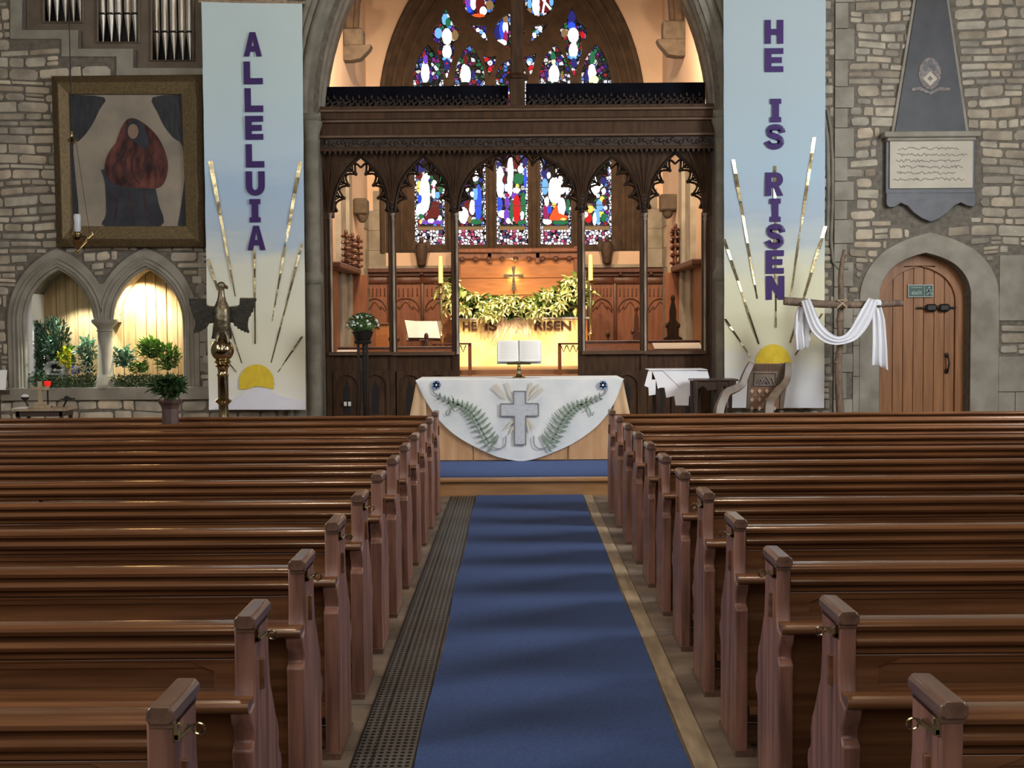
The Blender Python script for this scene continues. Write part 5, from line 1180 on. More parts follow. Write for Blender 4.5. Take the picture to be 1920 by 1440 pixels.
# wooden pedestal standing between the two front left pews, with a fern in a pot
PYY = Z0P + PITCH * 10 + .46; px_, pz = U(319, 750, PYY)
t = thing('pedestal', 'dark octagonal wooden flower pedestal between the front left pews', 'pedestal', (px_, PYY, 0))
MB().lathe([(.11, 0), (.11, .06), (.075, .08), (.075, pz - .08), (.085, pz - .05), (.105, pz - .02), (.11, pz)], (px_, PYY, 0), 8).build('column', 'porphyry', t, smooth=False)
t = leafy('potted_fern', 'dark green fern on the octagonal wooden pedestal', 'plant', 319, 728, 25, 17, 130, 'leaf_b', .10, .022, Y=PYY, ydep=.06, up=.4)
MB().lathe([(.05, 0), (.065, .09), (.06, .09)], (px_, PYY, pz), 14).build('pot', 'porphyry', t)

# ------------------------------------------------------------ flower stand before the screen
FY = 15.7; fx, fz = U(680, 606, FY); ztop_ = U(680, 642, FY)[1]
t = thing('flower_stand', 'tall black iron flower stand at the left of the screen', 'plant stand', (fx, FY, FZ))
for dx, dy_ in ((-.055, -.04), (.055, -.04), (0, .07)): MB().tube([(fx + dx * 1.9, FY + dy_ * 1.9, FZ), (fx + dx, FY + dy_, .7), (fx + dx, FY + dy_, ztop_)], .018, 8).build('leg', 'iron', t)
MB().lathe([(.10, 0), (.115, .03), (.11, .04)], (fx, FY, ztop_ - .02), 16).build('ring', 'iron', t)
t = thing('flower_arrangement', 'round arrangement of small white flowers and dark leaves on the black stand', 'flowers', (fx, FY, ztop_ + .02))
MB().lathe([(.09, 0), (.13, .10), (.14, .12)], (fx, FY, ztop_ + .02), 16).build('bowl', 'iron', t)
m = MB(); f = MB(); cz = U(680, 606, FY)[1]
for i in range(260):
    a = rnd.uniform(0, 2 * PI); b_ = rnd.uniform(-.35, 1.5); d = Vector((math.cos(a) * math.cos(b_), math.sin(a) * math.cos(b_), math.sin(b_))); c = Vector((fx, FY, cz - .03)) + Vector((d.x * .17, d.y * .15, d.z * .11)); m.leaf(c, d, .06, .03, bend=.3)
for i in range(46):
    a = rnd.uniform(0, 2 * PI); b_ = rnd.uniform(-.1, 1.4); d = Vector((math.cos(a) * math.cos(b_), math.sin(a) * math.cos(b_), math.sin(b_))); c = Vector((fx, FY, cz - .03)) + Vector((d.x * .20, d.y * .18, d.z * .13))
    f.ball(c, .017, n=7, m=5)
m.ball((fx, FY, cz - .03), (.16, .14, .10), jit=.1); m.build('leaves', 'leaf_c', t, smooth=False); f.build('white_flowers', 'white_petal', t)

# ------------------------------------------------------------ credence table with white cloth, dark table, carved chair
CY = 15.25; s = CY / F
def cp(a, b_): return (1180 + a / 6.0, 660 + b_ / 6.0)
x0, z1 = U(*cp(225, 205), CY); x1, _ = U(*cp(880, 205), CY)
t = thing('credence_table', 'small dark table hidden under a stepped white cloth right of the altar', 'table', ((x0 + x1) / 2, CY + .25, FZ))
MB().box(x0 + .02, x1 - .02, CY + .02, CY + .5, z1 - .03, z1 - .006).build('tabletop', 'dark_oak', t, smooth=False)
for a in (x0 + .09, x1 - .13):
    for c in (CY + .04, CY + .44): MB().box(a, a + .05, c, c + .05, FZ, z1 - .03).build('leg', 'dark_oak', t, smooth=False)
t = thing('white_cloth', 'white cloth with a stepped hem and a pointed overlay on the small table', 'tablecloth', ((x0 + x1) / 2, CY + .25, z1))
MB().box(x0, x1, CY, CY + .52, z1 - .004, z1 + .004).build('cloth_top', 'linen', t, smooth=False)
hem = [(212, 215), (170, 380), (215, 400), (220, 490), (295, 478), (298, 310), (252, 310), (255, 215)]
MB().plate([U(*cp(a, b_), CY - .01) for a, b_ in hem], [], CY - .012, CY - .006).build('left_fall', 'linen', t, smooth=False)
hem2 = [(255, 215), (300, 320), (320, 415), (345, 402), (395, 400), (415, 515), (505, 495), (520, 600), (665, 602), (672, 495), (738, 500), (722, 330), (905, 305), (880, 215)]
MB().plate([U(*cp(a, b_), CY - .01) for a, b_ in hem2], [], CY - .016, CY - .010).build('front_fall', 'linen', t, smooth=False)
MB().plate([U(*cp(a, b_), CY - .02) for a, b_ in [(380, 212), (580, 408), (765, 212)]], [], CY - .024, CY - .018).build('pointed_overlay', 'linen', t, smooth=False)
Y2 = 14.75; x0, z1 = U(*cp(715, 310), Y2); x1, _ = U(*cp(1232, 310), Y2); zz0 = U(*cp(900, 330), Y2)[1]
t = thing('side_table', 'dark carved oak side table between the white clothed table and the carved chair', 'table', ((x0 + x1) / 2, Y2 + .2, FZ))
MB().cham(x0, x1, Y2, Y2 + .4, zz0 + .0, z1, .006).build('tabletop', 'dark_oak', t)
apr = [(730, 330), (730, 420), (770, 425), (800, 400), (830, 380), (860, 405), (880, 440), (910, 430), (1000, 425), (1040, 415), (1075, 372), (1110, 415), (1200, 405), (1205, 330)]
MB().plate([U(*cp(a, b_), Y2) for a, b_ in apr], [], Y2 + .02, Y2 + .04).build('apron', 'dark_oak', t, smooth=False)
for a in (x0 + .04, x0 + .32, x1 - .1):
    for c in (Y2 + .03, Y2 + .33): MB().lathe([(.03, 0), (.02, .06), (.032, .2), (.02, .4), (.03, zz0 - FZ)], (a, c, FZ), 10).build('leg', 'dark_oak', t)
# carved X-frame chair
KY = 14.2
def cq(L, Y): return [U(*cp(a, b_), Y) for a, b_ in L]
zse = .62
t = thing('carved_chair', 'carved wooden armchair with inlaid diamond pattern back before the right banner', 'chair', (U(*cp(1530, 400), KY)[0], KY + .3, FZ))
a = cq([(1345, 120), (1790, 120)], KY + .08); bx0_, bx1_ = a[0][0], a[1][0]; ztop_ = a[0][1]
def tilt(z): return KY + .02 + .0 * z + .22 * (z - .6)
def slab(L, off, th, mt, nm, p=None):
    m = MB(); P = cq(L, KY + .06); tri = tessellate_polygon([[Vector((q_[0], q_[1], 0)) for q_ in P]]); n_ = len(P)
    vs = [(x, KY + .06 - off + .0 * z, z) for x, z in P] + [(x, KY + .06 - off + th, z) for x, z in P]
    m.add(vs, [tuple(q_) for q_ in tri] + [(q_[2] + n_, q_[1] + n_, q_[0] + n_) for q_ in tri] + [(i, (i + 1) % n_, n_ + (i + 1) % n_, n_ + i) for i in range(n_)])
    return m.build(nm, mt, p or t, smooth=False, bevel=.003)
slab([(1350, 125), (1400, 125), (1375, 380), (1375, 640), (1320, 640), (1335, 380)], .0, .045, 'chair', 'stile')
slab([(1710, 125), (1790, 125), (1770, 380), (1735, 640), (1690, 640), (1705, 380)], .0, .045, 'chair', 'stile')
tr_ = slab([(1390, 130), (1715, 130), (1710, 215), (1385, 215)], -.005, .03, 'inlay_ground', 'top_rail')
m = MB()
for i in range(17):
    x = 1400 + i * 19; P = cq([(x, 140), (x, 205)], KY + .06); m.tube([(P[0][0], KY + .06, P[0][1]), (P[1][0], KY + .06, P[1][1])], .006, 6)
m.build('reeding', 'chair', tr_)
cpn = slab([(1385, 215), (1710, 215), (1700, 395), (1378, 395)], -.008, .03, 'chair', 'carved_panel')
m = MB(); P = cq([(1410, 235), (1650, 235), (1645, 375), (1405, 375)], KY + .06); m.tube([(x, KY + .06, z) for x, z in P], .007, 6, closed=True)
for L in ([(1470, 365), (1530, 275), (1590, 365)], [(1430, 365), (1470, 300), (1500, 330)], [(1560, 330), (1600, 290), (1630, 365)], [(1500, 365), (1530, 320), (1560, 365)]): m.tube([(x, KY + .06, z) for x, z in cq(spl(L, 4), KY + .06)], .006, 6)
m.build('carving', 'emblem', cpn)
lp = slab([(1378, 395), (1700, 395), (1690, 640), (1375, 640)], -.012, .02, 'inlay_ground', 'inlaid_panel')
m = MB()
for r_ in range(3):
    for c in range(4):
        x = 1380 + c * 84 - (8 * r_ if 0 else 0); y_ = 438 + r_ * 98; P = cq([(x, y_ - 28), (x + 22, y_), (x, y_ + 28), (x - 22, y_)], KY + .06); m.plate(P, [], KY + .058, KY + .066) if x < 1680 and x > 1376 else None
for r_ in range(2):
    for c in range(3):
        x = 1422 + c * 84; y_ = 487 + r_ * 98; m.plate(cq([(x, y_ - 8), (x + 7, y_), (x, y_ + 8), (x - 7, y_)], KY + .06), [], KY + .058, KY + .066)
m.build('bone_inlay', 'inlay', lp, smooth=False)
def arm(pts, wds, yo, nm='arm'):
    m = MB(); P = spl(pts, 5); 
    W_ = [wds[0] + (wds[1] - wds[0]) * min(1, i / (len(P) - 1) * 1.2) for i in range(len(P))]
    L3 = []
    for i, (a_, b_) in enumerate(P):
        Y = KY + .06 - yo * (i / (len(P) - 1)); L3.append(U3(*cp(a_, b_), Y))
    m.tube(L3, W_, 4, flat=.8); return m.build(nm, 'chair', t, bevel=.006)
arm([(1370, 130), (1310, 250), (1260, 370), (1180, 420), (1090, 460), (1050, 540), (1010, 640), (1000, 760)], (.052, .072), .42)
arm([(1780, 130), (1770, 300), (1730, 380), (1660, 450), (1610, 520), (1570, 600), (1560, 760)], (.052, .072), .46)
MB().tube([(bx0_ + .03, KY + .08, FZ), (bx0_ + .03, KY + .10, .75)], .028, 8).build('leg', 'chair', t)
MB().tube([(bx1_ - .08, KY + .08, FZ), (bx1_ - .08, KY + .10, .75)], .028, 8).build('leg', 'chair', t)
xl_ = U(*cp(1010, 640), KY - .35)[0]; xr_ = U(*cp(1560, 640), KY - .35)[0]
MB().tube([(xl_, KY - .36, FZ), (xl_, KY - .35, .72)], .03, 8).build('leg', 'chair', t); MB().tube([(xr_, KY - .40, FZ), (xr_, KY - .40, .72)], .03, 8).build('leg', 'chair', t)
MB().cham(bx0_ - .06, bx1_ - .04, KY - .36, KY + .06, .58, .62, .01).build('seat', 'chair', t)

# ------------------------------------------------------------ rough cross with white shroud
XY = 15.4; s = XY / F
def cp5(a, b_): return (1340 + a / 3.31, 400 + b_ / 3.31)
t = thing('standing_cross', 'tall rough cross of peeled branches standing in front of the right wall', 'cross', (U(1575, 760, XY)[0], XY, FZ))
P = [U3(x, y_, XY) for x, y_ in ((1583, 468), (1579, 490), (1576, 520), (1577, 560), (1575, 600), (1576, 640), (1571, 680), (1572, 720), (1575, 765))] + [(U(1577, 825, XY)[0], XY, FZ)]
m = MB(); m.tube(P, [.018, .028, .034, .038, .043, .040, .046, .048, .052, .055], 9)
m.ball(P[4], (.055, .05, .04), jit=.1).ball(P[6], (.055, .05, .04), jit=.1).tube([P[1], (P[1][0] + .05, XY, P[1][2] + .08)], .015, 6); m.build('upright', 'bark', t, ang=60)
m = MB(); m.tube([U3(x, y_, XY - .07) for x, y_ in ((1470, 564), (1505, 567), (1540, 570), (1575, 571), (1610, 571), (1650, 570), (1692, 568))], [.052, .054, .048, .046, .046, .045, .042], 9)
m.build('crossbar', 'bark', t, ang=60)
m = MB(); c = U3(1576, 570, XY - .04)
for k in range(5):
    for sg in (-1, 1): m.tube([(c[0] + sg * .06, XY - .115, c[2] + .06 - k * .006), (c[0], XY - .13, c[2] + k * .004), (c[0] - sg * .06, XY - .115, c[2] - .06 + k * .006)], .006, 6)
m.tube([(c[0] + .052 * math.cos(a), XY - .06 + .07 * math.sin(a), c[2] + .045) for a in [i * PI / 8 for i in range(16)]], .010, 6, closed=True)
m.build('rope_lashing', 'edge_board', t)
t = thing('shroud', 'white cloth swagged over the arms of the rough branch cross', 'cloth', (U(1575, 600, XY)[0], XY - .12, U(1575, 700, XY)[1]))
sy = XY - .12
def swag(cent, wid, nm, fold=6, dep=.035, seed=0):
    C = spl([U(x, y_, sy) for x, y_ in cent], 6); k = len(C) - 1
    Ws = spl([(w_, 0) for w_ in wid], 6); 
    def fn(u, v):
        i = min(int(v * k), k - 1); f_ = v * k - i; x = C[i][0] + (C[i + 1][0] - C[i][0]) * f_; z = C[i][1] + (C[i + 1][1] - C[i][1]) * f_
        j = min(i + 1, k); dx, dz = C[j][0] - C[i][0], C[j][1] - C[i][1]; L = math.hypot(dx, dz) or 1; nx, nz = -dz / L, dx / L
        w_ = (Ws[min(int(v * (len(Ws) - 1)), len(Ws) - 1)][0]) * s; o_ = (u - .5) * w_
        return (x + nx * o_, sy - .02 - dep * (.5 + .5 * math.sin(u * fold * PI + seed + v * 2)) - .02 * math.sin(u * PI), z + nz * o_)
    return MB().grid(fn, 28, 30, thick=(0, .006, 0)).build(nm, 'linen', t, ang=80)
swag([(1509, 562), (1517, 585), (1528, 612), (1545, 630), (1563, 638), (1580, 637), (1598, 627), (1614, 605), (1626, 582), (1635, 562)], [18, 21, 24, 22, 17, 16, 22, 26, 24, 18], 'swag')
def tail(cent, wid, nm, seed, bottom):
    def fn(u, v):
        k = len(cent) - 1; i = min(int(v * k), k - 1); f_ = v * k - i; cx_ = cent[i][0] + (cent[i + 1][0] - cent[i][0]) * f_; cy_ = cent[i][1] + (cent[i + 1][1] - cent[i][1]) * f_; w_ = wid[i] + (wid[i + 1] - wid[i]) * f_
        x, z = U(cx_ + (u - .5) * w_, cy_ + bottom(u) * v, sy); return (x, sy + .045 - .03 * math.sin(u * 5 * PI + seed) * (.4 + v), z)
    return MB().grid(fn, 26, 16, thick=(0, .006, 0)).build(nm, 'linen', t, ang=80)
tail([(1510, 562), (1506, 590), (1505, 620), (1507, 652)], [18, 28, 30, 28], 'left_tail', 0, lambda u: -14 * (u > .85) + (4 if u < .5 else 0))
tail([(1644, 562), (1650, 600), (1652, 650), (1652, 692)], [16, 26, 30, 34], 'right_tail', 1, lambda u: -7 + 18 * max(0, u - .4))
for cx_ in (1510, 1640):                                    # cloth passing over the bar
    x, z = U(cx_, 569, XY - .07); m = MB()
    def fo(u, v, x=x, z=z): a = -.5 + u * (PI + 1.0); return (x + (v - .5) * 20 * s + .004 * math.sin(u * 9), XY - .07 - math.cos(a) * .053, z + math.sin(a) * .05 + .003 * math.sin(v * 18))
    m.grid(fo, 14, 10).build('bar_fold', 'linen', t, ang=80)
# ------------------------------------------------------------ rood screen
def S(x, y, Y=SY): return U(x, y, Y)
sc = thing('rood_screen', 'carved dark oak chancel screen with five traceried arches across the chancel arch', 'screen', (.05, SY, FZ))
yF, yB = SY - .05, SY + .07
spans = [(626, 729, 295), (742, 848, 295), (860, 1085, 289), (1096, 1200, 296), (1214, 1318, 288)]
zs_px = [396, 396, 394, 392, 390]
# spandrel board with the five arched openings
xL, xR = S(606, 400)[0], S(1341, 400)[0]; ztopb = S(965, 270)[1]
outer = [(xL, S(606, 412)[1])] + [(xL, ztopb), (xR, ztopb), (xR, S(1341, 402)[1])]
openings = []; contour = []
for (a, b_, ap), zsp_ in list(zip(spans, zs_px))[::-1]:
    za = S(a, zsp_)[1]; A = arch(S(a, zsp_)[0], S(b_, zsp_)[0], za, S((a + b_) / 2, ap)[1] - za, 12); openings.append(A)
    zlow = S(a, 408)[1]; contour += [(A[-1][0], zlow)] + A[::-1] + [(A[0][0], zlow)]
openings = openings[::-1]
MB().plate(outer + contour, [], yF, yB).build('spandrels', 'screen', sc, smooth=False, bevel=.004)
for i, A in enumerate(openings):
    # cusped tracery: a moulded rim, foils between cusps and pierced eyes between foil and rim
    m = MB(); cxm = (A[0][0] + A[-1][0]) / 2; hw = (A[-1][0] - A[0][0]) / 2; zb = A[0][1]; ym = (yF + yB) / 2
    m.tube([(x, yF - .004, z) for x, z in A], .022, 6); m.tube([(x, ym, z) for x, z in A], .016, 6)
    n_ = 4 if i != 2 else 6; half = A[:13]
    def pt(L, t_):
        k = t_ * (len(L) - 1); j = min(int(k), len(L) - 2); f_ = k - j; return (L[j][0] + (L[j + 1][0] - L[j][0]) * f_, L[j][1] + (L[j + 1][1] - L[j][1]) * f_)
    for sgn in (1, -1):
        L = half if sgn == 1 else [(2 * cxm - x, z) for x, z in half]
        tips = []; dep = .135 if i != 2 else .15
        for k in range(n_ + 1):
            t0 = k / n_; p = pt(L, t0); q = pt(L, min(t0 + .02, 1)) if t0 < 1 else pt(L, .98); dx, dz = q[0] - p[0], q[1] - p[1]
            if t0 >= 1: dx, dz = -dx, -dz
            l_ = math.hypot(dx, dz) or 1; nx, nz = dz / l_ * sgn, -dx / l_ * sgn
            d_ = dep * (.9 if 0 < k < n_ else (.35 if k == 0 else .55))
            tips.append(((p[0] + nx * d_, p[1] + nz * d_), (nx, nz)))
        if True: tips[-1] = ((cxm, A[12][1] - .14), (0, -1))
        for k in range(n_):
            (a0, _), (a1, _) = tips[k], tips[k + 1]; pm = pt(L, (k + .5) / n_); mid = ((a0[0] + a1[0]) / 2, (a0[1] + a1[1]) / 2)
            q = (mid[0] + (pm[0] - mid[0]) * .78, mid[1] + (pm[1] - mid[1]) * .78)
            P = spl([a0, (a0[0] + (q[0] - a0[0]) * .55 + (pm[0] - mid[0]) * .18, a0[1] + (q[1] - a0[1]) * .55 + (pm[1] - mid[1]) * .18), q, (a1[0] + (q[0] - a1[0]) * .55 + (pm[0] - mid[0]) * .18, a1[1] + (q[1] - a1[1]) * .55 + (pm[1] - mid[1]) * .18), a1], 4)
            m.tube([(x, ym, z) for x, z in P], .016, 6, flat=2)
            m.tube([(q[0], ym, q[1]), (pm[0], ym, pm[1])], .018, 6)
        for k in range(0, n_):
            tp, nn = tips[k]; base = pt(L, k / n_)
            m.tube([(tp[0], ym, tp[1]), (base[0], ym, base[1])], [.014, .020], 6, flat=2)
            if k: m.ball((tp[0], ym, tp[1]), (.026, .03, .026), n=8, m=6)
            for dt in (.28, -.28):
                b2 = pt(L, min(max((k + dt) / n_, 0), 1)); m.tube([((tp[0] + base[0]) / 2, ym, (tp[1] + base[1]) / 2), (b2[0], ym, b2[1])], .011, 5, flat=2)
    m.build('arch_tracery', 'carving', sc, ang=60)
# posts with a front shaft coloured pale for its lit edge and small capital
postx = [(616, 618, 625), (735.5, 736, 741), (853, 855, 859), (1090, 1091, 1096), (1207, 1207, 1211), (1323, 1318, 1324)]
for i, (cxp, sa, sb) in enumerate(postx):
    p0 = S(cxp - 7, 500); p1 = S(cxp + 7, 500); zc_ = S(cxp, 400)[1]; zr_ = S(cxp, 664)[1]
    po = MB(); po.cham(p0[0], p1[0], yF + .02, yB, FZ, zc_ + .02, .008); po = po.build('post', 'screen', sc)
    xc = S((sa + sb) / 2, 500)[0]; r = .018
    m = MB(); m.lathe([(r * 1.5, 0), (r, .03), (r, zc_ - zr_ - .1), (r * 1.5, zc_ - zr_ - .08), (r * 1.1, zc_ - zr_ - .05), (r * 2.1, zc_ - zr_)], (xc, yF + .01, zr_), 10); m.build('shaft', 'screen_lit', po, ang=50)
    if i not in (0, 5):
        m = MB(); z_ = zc_
        for k in range(5): m.ball((S(cxp, 400)[0], yF - .02, z_ + .02 + k * .055), (.028 + .004 * k, .03, .024), jit=.1)
        m.build('leaf_capital', 'carving', po)
# cove ribs between arches up to the beam
for cxp in (616, 735.5, 853, 1090, 1207, 1323):
    c0 = S(cxp, 398); m = MB()
    for dx in (-34, -20, -7, 7, 20, 34):
        e = S(cxp + dx, 292)
        if xL < e[0] < xR: m.tube([(c0[0], yF - .02, c0[1]), (c0[0] + (e[0] - c0[0]) * .35, yF - .05, (c0[1] * .45 + e[1] * .55)), (e[0], yF - .16, e[1] + .02)], .009, 5)
    m.build('cove_ribs', 'screen', sc)
zA, zB = S(965, 286)[1], S(965, 262)[1]
co = MB()
def cove(u, v): return (xL + (xR - xL) * u, yF - .0 - .20 * (1 - math.cos(v * PI / 2)), S(965, 340)[1] + (zB - S(965, 340)[1]) * math.sin(v * PI / 2))
# carved beam: moulded bands, leaf trail, brattishing
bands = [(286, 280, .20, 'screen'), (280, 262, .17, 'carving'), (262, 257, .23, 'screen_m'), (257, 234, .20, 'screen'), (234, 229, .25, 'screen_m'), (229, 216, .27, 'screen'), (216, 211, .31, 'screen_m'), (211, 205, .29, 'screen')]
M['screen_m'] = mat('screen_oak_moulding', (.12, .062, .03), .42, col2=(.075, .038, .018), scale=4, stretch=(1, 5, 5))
for k, (ya, yb, d, mt) in enumerate(bands):
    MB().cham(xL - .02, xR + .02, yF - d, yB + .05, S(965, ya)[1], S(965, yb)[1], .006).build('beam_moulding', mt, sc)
m = MB(); x = xL + .03; k = 0                                              # vine trail in the lower fascia
while x < xR - .05:
    z = S(965, 271)[1]; m.ball((x, yF - .17, z + .02 * math.sin(k * 1.7)), (.028, .02, .034), jit=.25, n=8, m=5); x += .055; k += 1
m.build('leaf_trail', 'carving', sc)
m = MB(); x = xL + .04
while x < xR - .05: m.plate([(x, S(965, 286)[1] + .02), (x + .03, S(965, 293)[1]), (x + .06, S(965, 286)[1] + .02)], [], yF - .19, yF - .17); x += .07
m.build('fringe', 'carving', sc, smooth=False)
# black boards and carved cresting above the beam
for xa, xb, ya in ((610, 953, 162), (986, 1323, 156)):
    a = S(xa, ya); b_ = S(xb, 206)
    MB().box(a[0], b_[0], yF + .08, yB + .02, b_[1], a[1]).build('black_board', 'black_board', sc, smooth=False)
    m = MB(); x = a[0] + .05; zb = S(965, 205)[1]; k = 0
    while x < b_[0] - .04:
        h = .085 + .03 * math.sin(k * .9); c = (x, zb + h * .75)
        m.tube([(c[0] + .05 * q / 10 * math.cos(q * .62 * (1 if k % 2 else -1)), yF - .08, c[1] + .05 * q / 10 * math.sin(q * .62)) for q in range(14)], .009, 6)
        m.tube([(x - .05, yF - .08, zb), (x - .02, yF - .08, zb + .06), (x + .05, yF - .08, zb + .12)], .009, 6)
        m.ball((x, yF - .08, zb + .14 + .02 * (k % 2)), (.014, .012, .028)); x += .085; k += 1
    m.build('cresting', 'carving', sc)
# rood cross above the middle
xc = S(970, 180)[0]; zb = S(970, 206)[1]
cr = thing('rood_cross', 'tall dark wooden cross shaft rising from the middle of the chancel screen', 'cross', (xc, SY, zb))
hh = S(970, 146)[1]
MB().cham(xc - .105, xc + .105, SY - .12, SY + .08, zb, hh - .02, .01).lathe([(.16, -.03), (.18, 0), (.13, .04), (.10, .05)], (xc, SY - .02, hh), 8).build('pedestal', 'screen', cr)
MB().cham(xc - .088, xc + .088, SY - .06, SY + .04, hh + .02, 8.0, .012).build('shaft', 'screen', cr)
MB().cham(xc - .9, xc + .9, SY - .06, SY + .04, 7.1, 7.28, .012).build('crossbar', 'screen', cr)
# lower panels and rails
for i, (xa, xb) in enumerate(((623, 731), (741, 849), (1096, 1202), (1212, 1318))):
    zt = S(xa, 662 if i < 2 else 660)[1]; X0, X1 = S(xa, 700)[0], S(xb, 700)[0]; z2 = S(xa, 686)[1]
    lp = MB().box(X0 - .03, X1 + .03, SY, SY + .03, FZ, zt).build('lower_panel', 'screen', sc, smooth=False)
    MB().cham(X0 - .04, X1 + .04, yF - .03, yB + .06, zt - .035, zt + .015, .006).build('middle_rail', 'screen_m', sc)
    nb = 2; bw = (X1 - X0) / nb; m = MB()
    for k in range(nb):
        a, b_ = X0 + k * bw, X0 + (k + 1) * bw; zp = z2 - .12
        hd_ = arch(a + .05, b_ - .05, zp - .16, .15, 6)
        m.plate([(a, FZ), (a, zp + .05), (b_, zp + .05), (b_, FZ)], [[(a + .05, FZ + .25)] + hd_ + [(b_ - .05, FZ + .25)]], SY - .03, SY)
    m.build('blind_tracery', 'screen', lp, smooth=False, bevel=.004)
    for k in range(nb):
        c = X0 + (k + .5) * bw; MB().plate([(c - .045, zp - .55), (c - .045, zp - .2), (c, zp - .08), (c + .045, zp - .2), (c + .045, zp - .55)], [], SY - .004, SY + .002).build('pierced_slot', 'black', lp, smooth=False)
o = thing('wall_socket', 'small pair of pale sockets low on the left screen panel', 'socket', (S(652, 757)[0], SY - .04, S(652, 757)[1]))
for px_ in (648, 656):
    c = S(px_, 757); MB().cham(c[0] - .02, c[0] + .02, SY - .05, SY - .03, c[1] - .03, c[1] + .03, .004).build('socket_plate', 'paper', o)

# ------------------------------------------------------------ chancel furniture
SF = .9
# oak panelling along the east wall
wp = thing('wall_panelling', 'red oak panelling with cusped blind arches along the chancel east wall', 'panelling', (0, EY - .06, SF))
PYW = EY - .12
for side, xs in (('l', (672, 726, 788, 850)), ('r', (1100, 1150, 1206, 1262))):
    for a, b_ in zip(xs[:-1], xs[1:]):
        X0, zt = U(a, 506, PYW); X1, _ = U(b_, 506, PYW); zr = U(a, 532, PYW)[1]; zz_ = U(a, 541, PYW)[1]; za = U(a, 562, PYW)[1]
        bay = MB().box(X0, X1, PYW, PYW + .05, SF + .08, zt).build('panel_bay', 'panel', wp, smooth=False)
        m = MB(); m.cham(X0, X0 + .07, PYW - .04, PYW, SF + .1, zt, .008).cham(X0, X1, PYW - .05, PYW, zr, zr + .13, .008)
        cxm = (X0 + .07 + X1) / 2; hw = (X1 - X0 - .07) / 2 - .03
        P = arch(cxm - hw, cxm + hw, za - .22, .24, 8); m.tube([(x, PYW - .01, z) for x, z in P], .016, 6)
        P2 = spl([(cxm - hw, za - .26), (cxm - hw * .55, za - .14), (cxm - hw * .5, za - .2), (cxm, za - .05), (cxm + hw * .5, za - .2), (cxm + hw * .55, za - .14), (cxm + hw, za - .26)], 4)
        m.tube([(x, PYW - .01, z) for x, z in P2], .010, 6)
        for k in range(6):
            x = X0 + .09 + (X1 - X0 - .11) * (k + .5) / 6; m.tube([(x, PYW - .008, zz_ - .14), (x, PYW - .008, zz_)], .010, 5)
            m.ball((x, PYW - .008, zz_ - .15), (.018, .01, .018))
        m.build('panel_tracery', 'panel_d', bay, ang=50)
    a, b_ = xs[0], xs[-1]; X0, z0_ = U(a, 514, PYW); X1, z1_ = U(b_, 504, PYW)
    m = MB(); m.cham(X0, X1, PYW - .16, PYW + .05, z0_ + .02, z1_ + .01, .012).cham(X0, X1, PYW - .08, PYW + .05, z0_ - .05, z0_ + .02, .01); m.build('cornice', 'panel_d', wp)
    m = MB(); x = X0 + .06
    while x < X1 - .05: m.ball((x, PYW - .12, z0_ - .005), (.04, .03, .03), jit=.2); x += .62
    m.build('cornice_bosses', 'panel_d', wp)
# reredos behind the high altar
RY = EY - .30
rd = thing('reredos', 'orange lit oak reredos with moulded cornice behind the high altar', 'reredos', (U(968, 500, RY)[0], RY, SF))
X0, zt = U(862, 478, RY); X1, _ = U(1078, 478, RY)
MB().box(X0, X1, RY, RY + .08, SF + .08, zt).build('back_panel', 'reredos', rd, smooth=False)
for yy in (486, 520, 552): 
    z = U(960, yy, RY)[1]; MB().cham(X0, X1, RY - .025, RY, z - .012, z + .012, .006).build('rail', 'reredos', rd)
for px_ in (855, 912, 1010, 1083):
    x, z = U(px_, 478, RY); ext = px_ in (855, 1083)
    if ext: MB().cham(x - .08, x + .08, RY - .06, RY + .1, SF + .08, U(px_, 462, RY)[1], .01).build('pier', 'panel', rd)
z0_, z1_ = U(960, 486, RY)[1], U(960, 466, RY)[1]
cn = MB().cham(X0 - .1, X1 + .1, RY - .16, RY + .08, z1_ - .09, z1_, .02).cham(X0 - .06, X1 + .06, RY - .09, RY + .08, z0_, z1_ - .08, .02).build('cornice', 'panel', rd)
m = MB(); x = X0
while x < X1: m.cham(x, x + .10, RY - .12, RY - .02, z0_ - .04, z0_ + .05, .02); x += .27
m.build('cornice_brackets', 'panel_d', cn)
for px_ in (918, 1008):
    x, z = U(px_, 470, RY); MB().cham(x - .045, x + .045, RY - .09, RY, z - .25, z + .05, .01).build('pendant', 'panel', rd)
for px_, X_ in ((848, 0), (1092, 0)):
    x, zt_ = U(px_, 455, RY - .05); 
# brass altar cross on the reredos
bx, bz = U(963, 517, RY - .12)
t = thing('altar_cross', 'shining brass cross with flared arms against the orange reredos', 'cross', (bx, RY - .12, U(963, 548, RY - .12)[1]))
zb = U(963, 562, RY - .12)[1]
def fl(a0, a1, w0, w1): return None
m = MB(); Ah = .20; Av = .19
m.plate([(bx - .022, bz + .025), (bx - .04, bz + Av), (bx + .04, bz + Av), (bx + .022, bz + .025), (bx + Ah, bz + .04), (bx + Ah, bz - .04), (bx + .022, bz - .022), (bx + .04, bz - .30), (bx - .04, bz - .30), (bx - .022, bz - .022), (bx - Ah, bz - .04), (bx - Ah, bz + .04)], [], RY - .14, RY - .11)
m.build('cross_body', 'brass_o', t, bevel=.006)
for k in range(0):
    a = PI / 4 + k * PI / 2; MB().plate(ell(bx + .075 * math.cos(a), bz + .07 * math.sin(a), .045, .045, 14), [], RY - .128, RY - .118).build('quadrant', 'brass', t, bevel=.004)
MB().lathe([(.07, 0), (.06, .03), (.02, .05), (.02, bz - .28 - zb)], (bx, RY - .125, zb), 12).build('foot', 'brass', t)
lamp('cross_light', 'POINT', (bx, RY - .06, bz), (bx, RY, bz), 7, (1, .78, .38), .03)
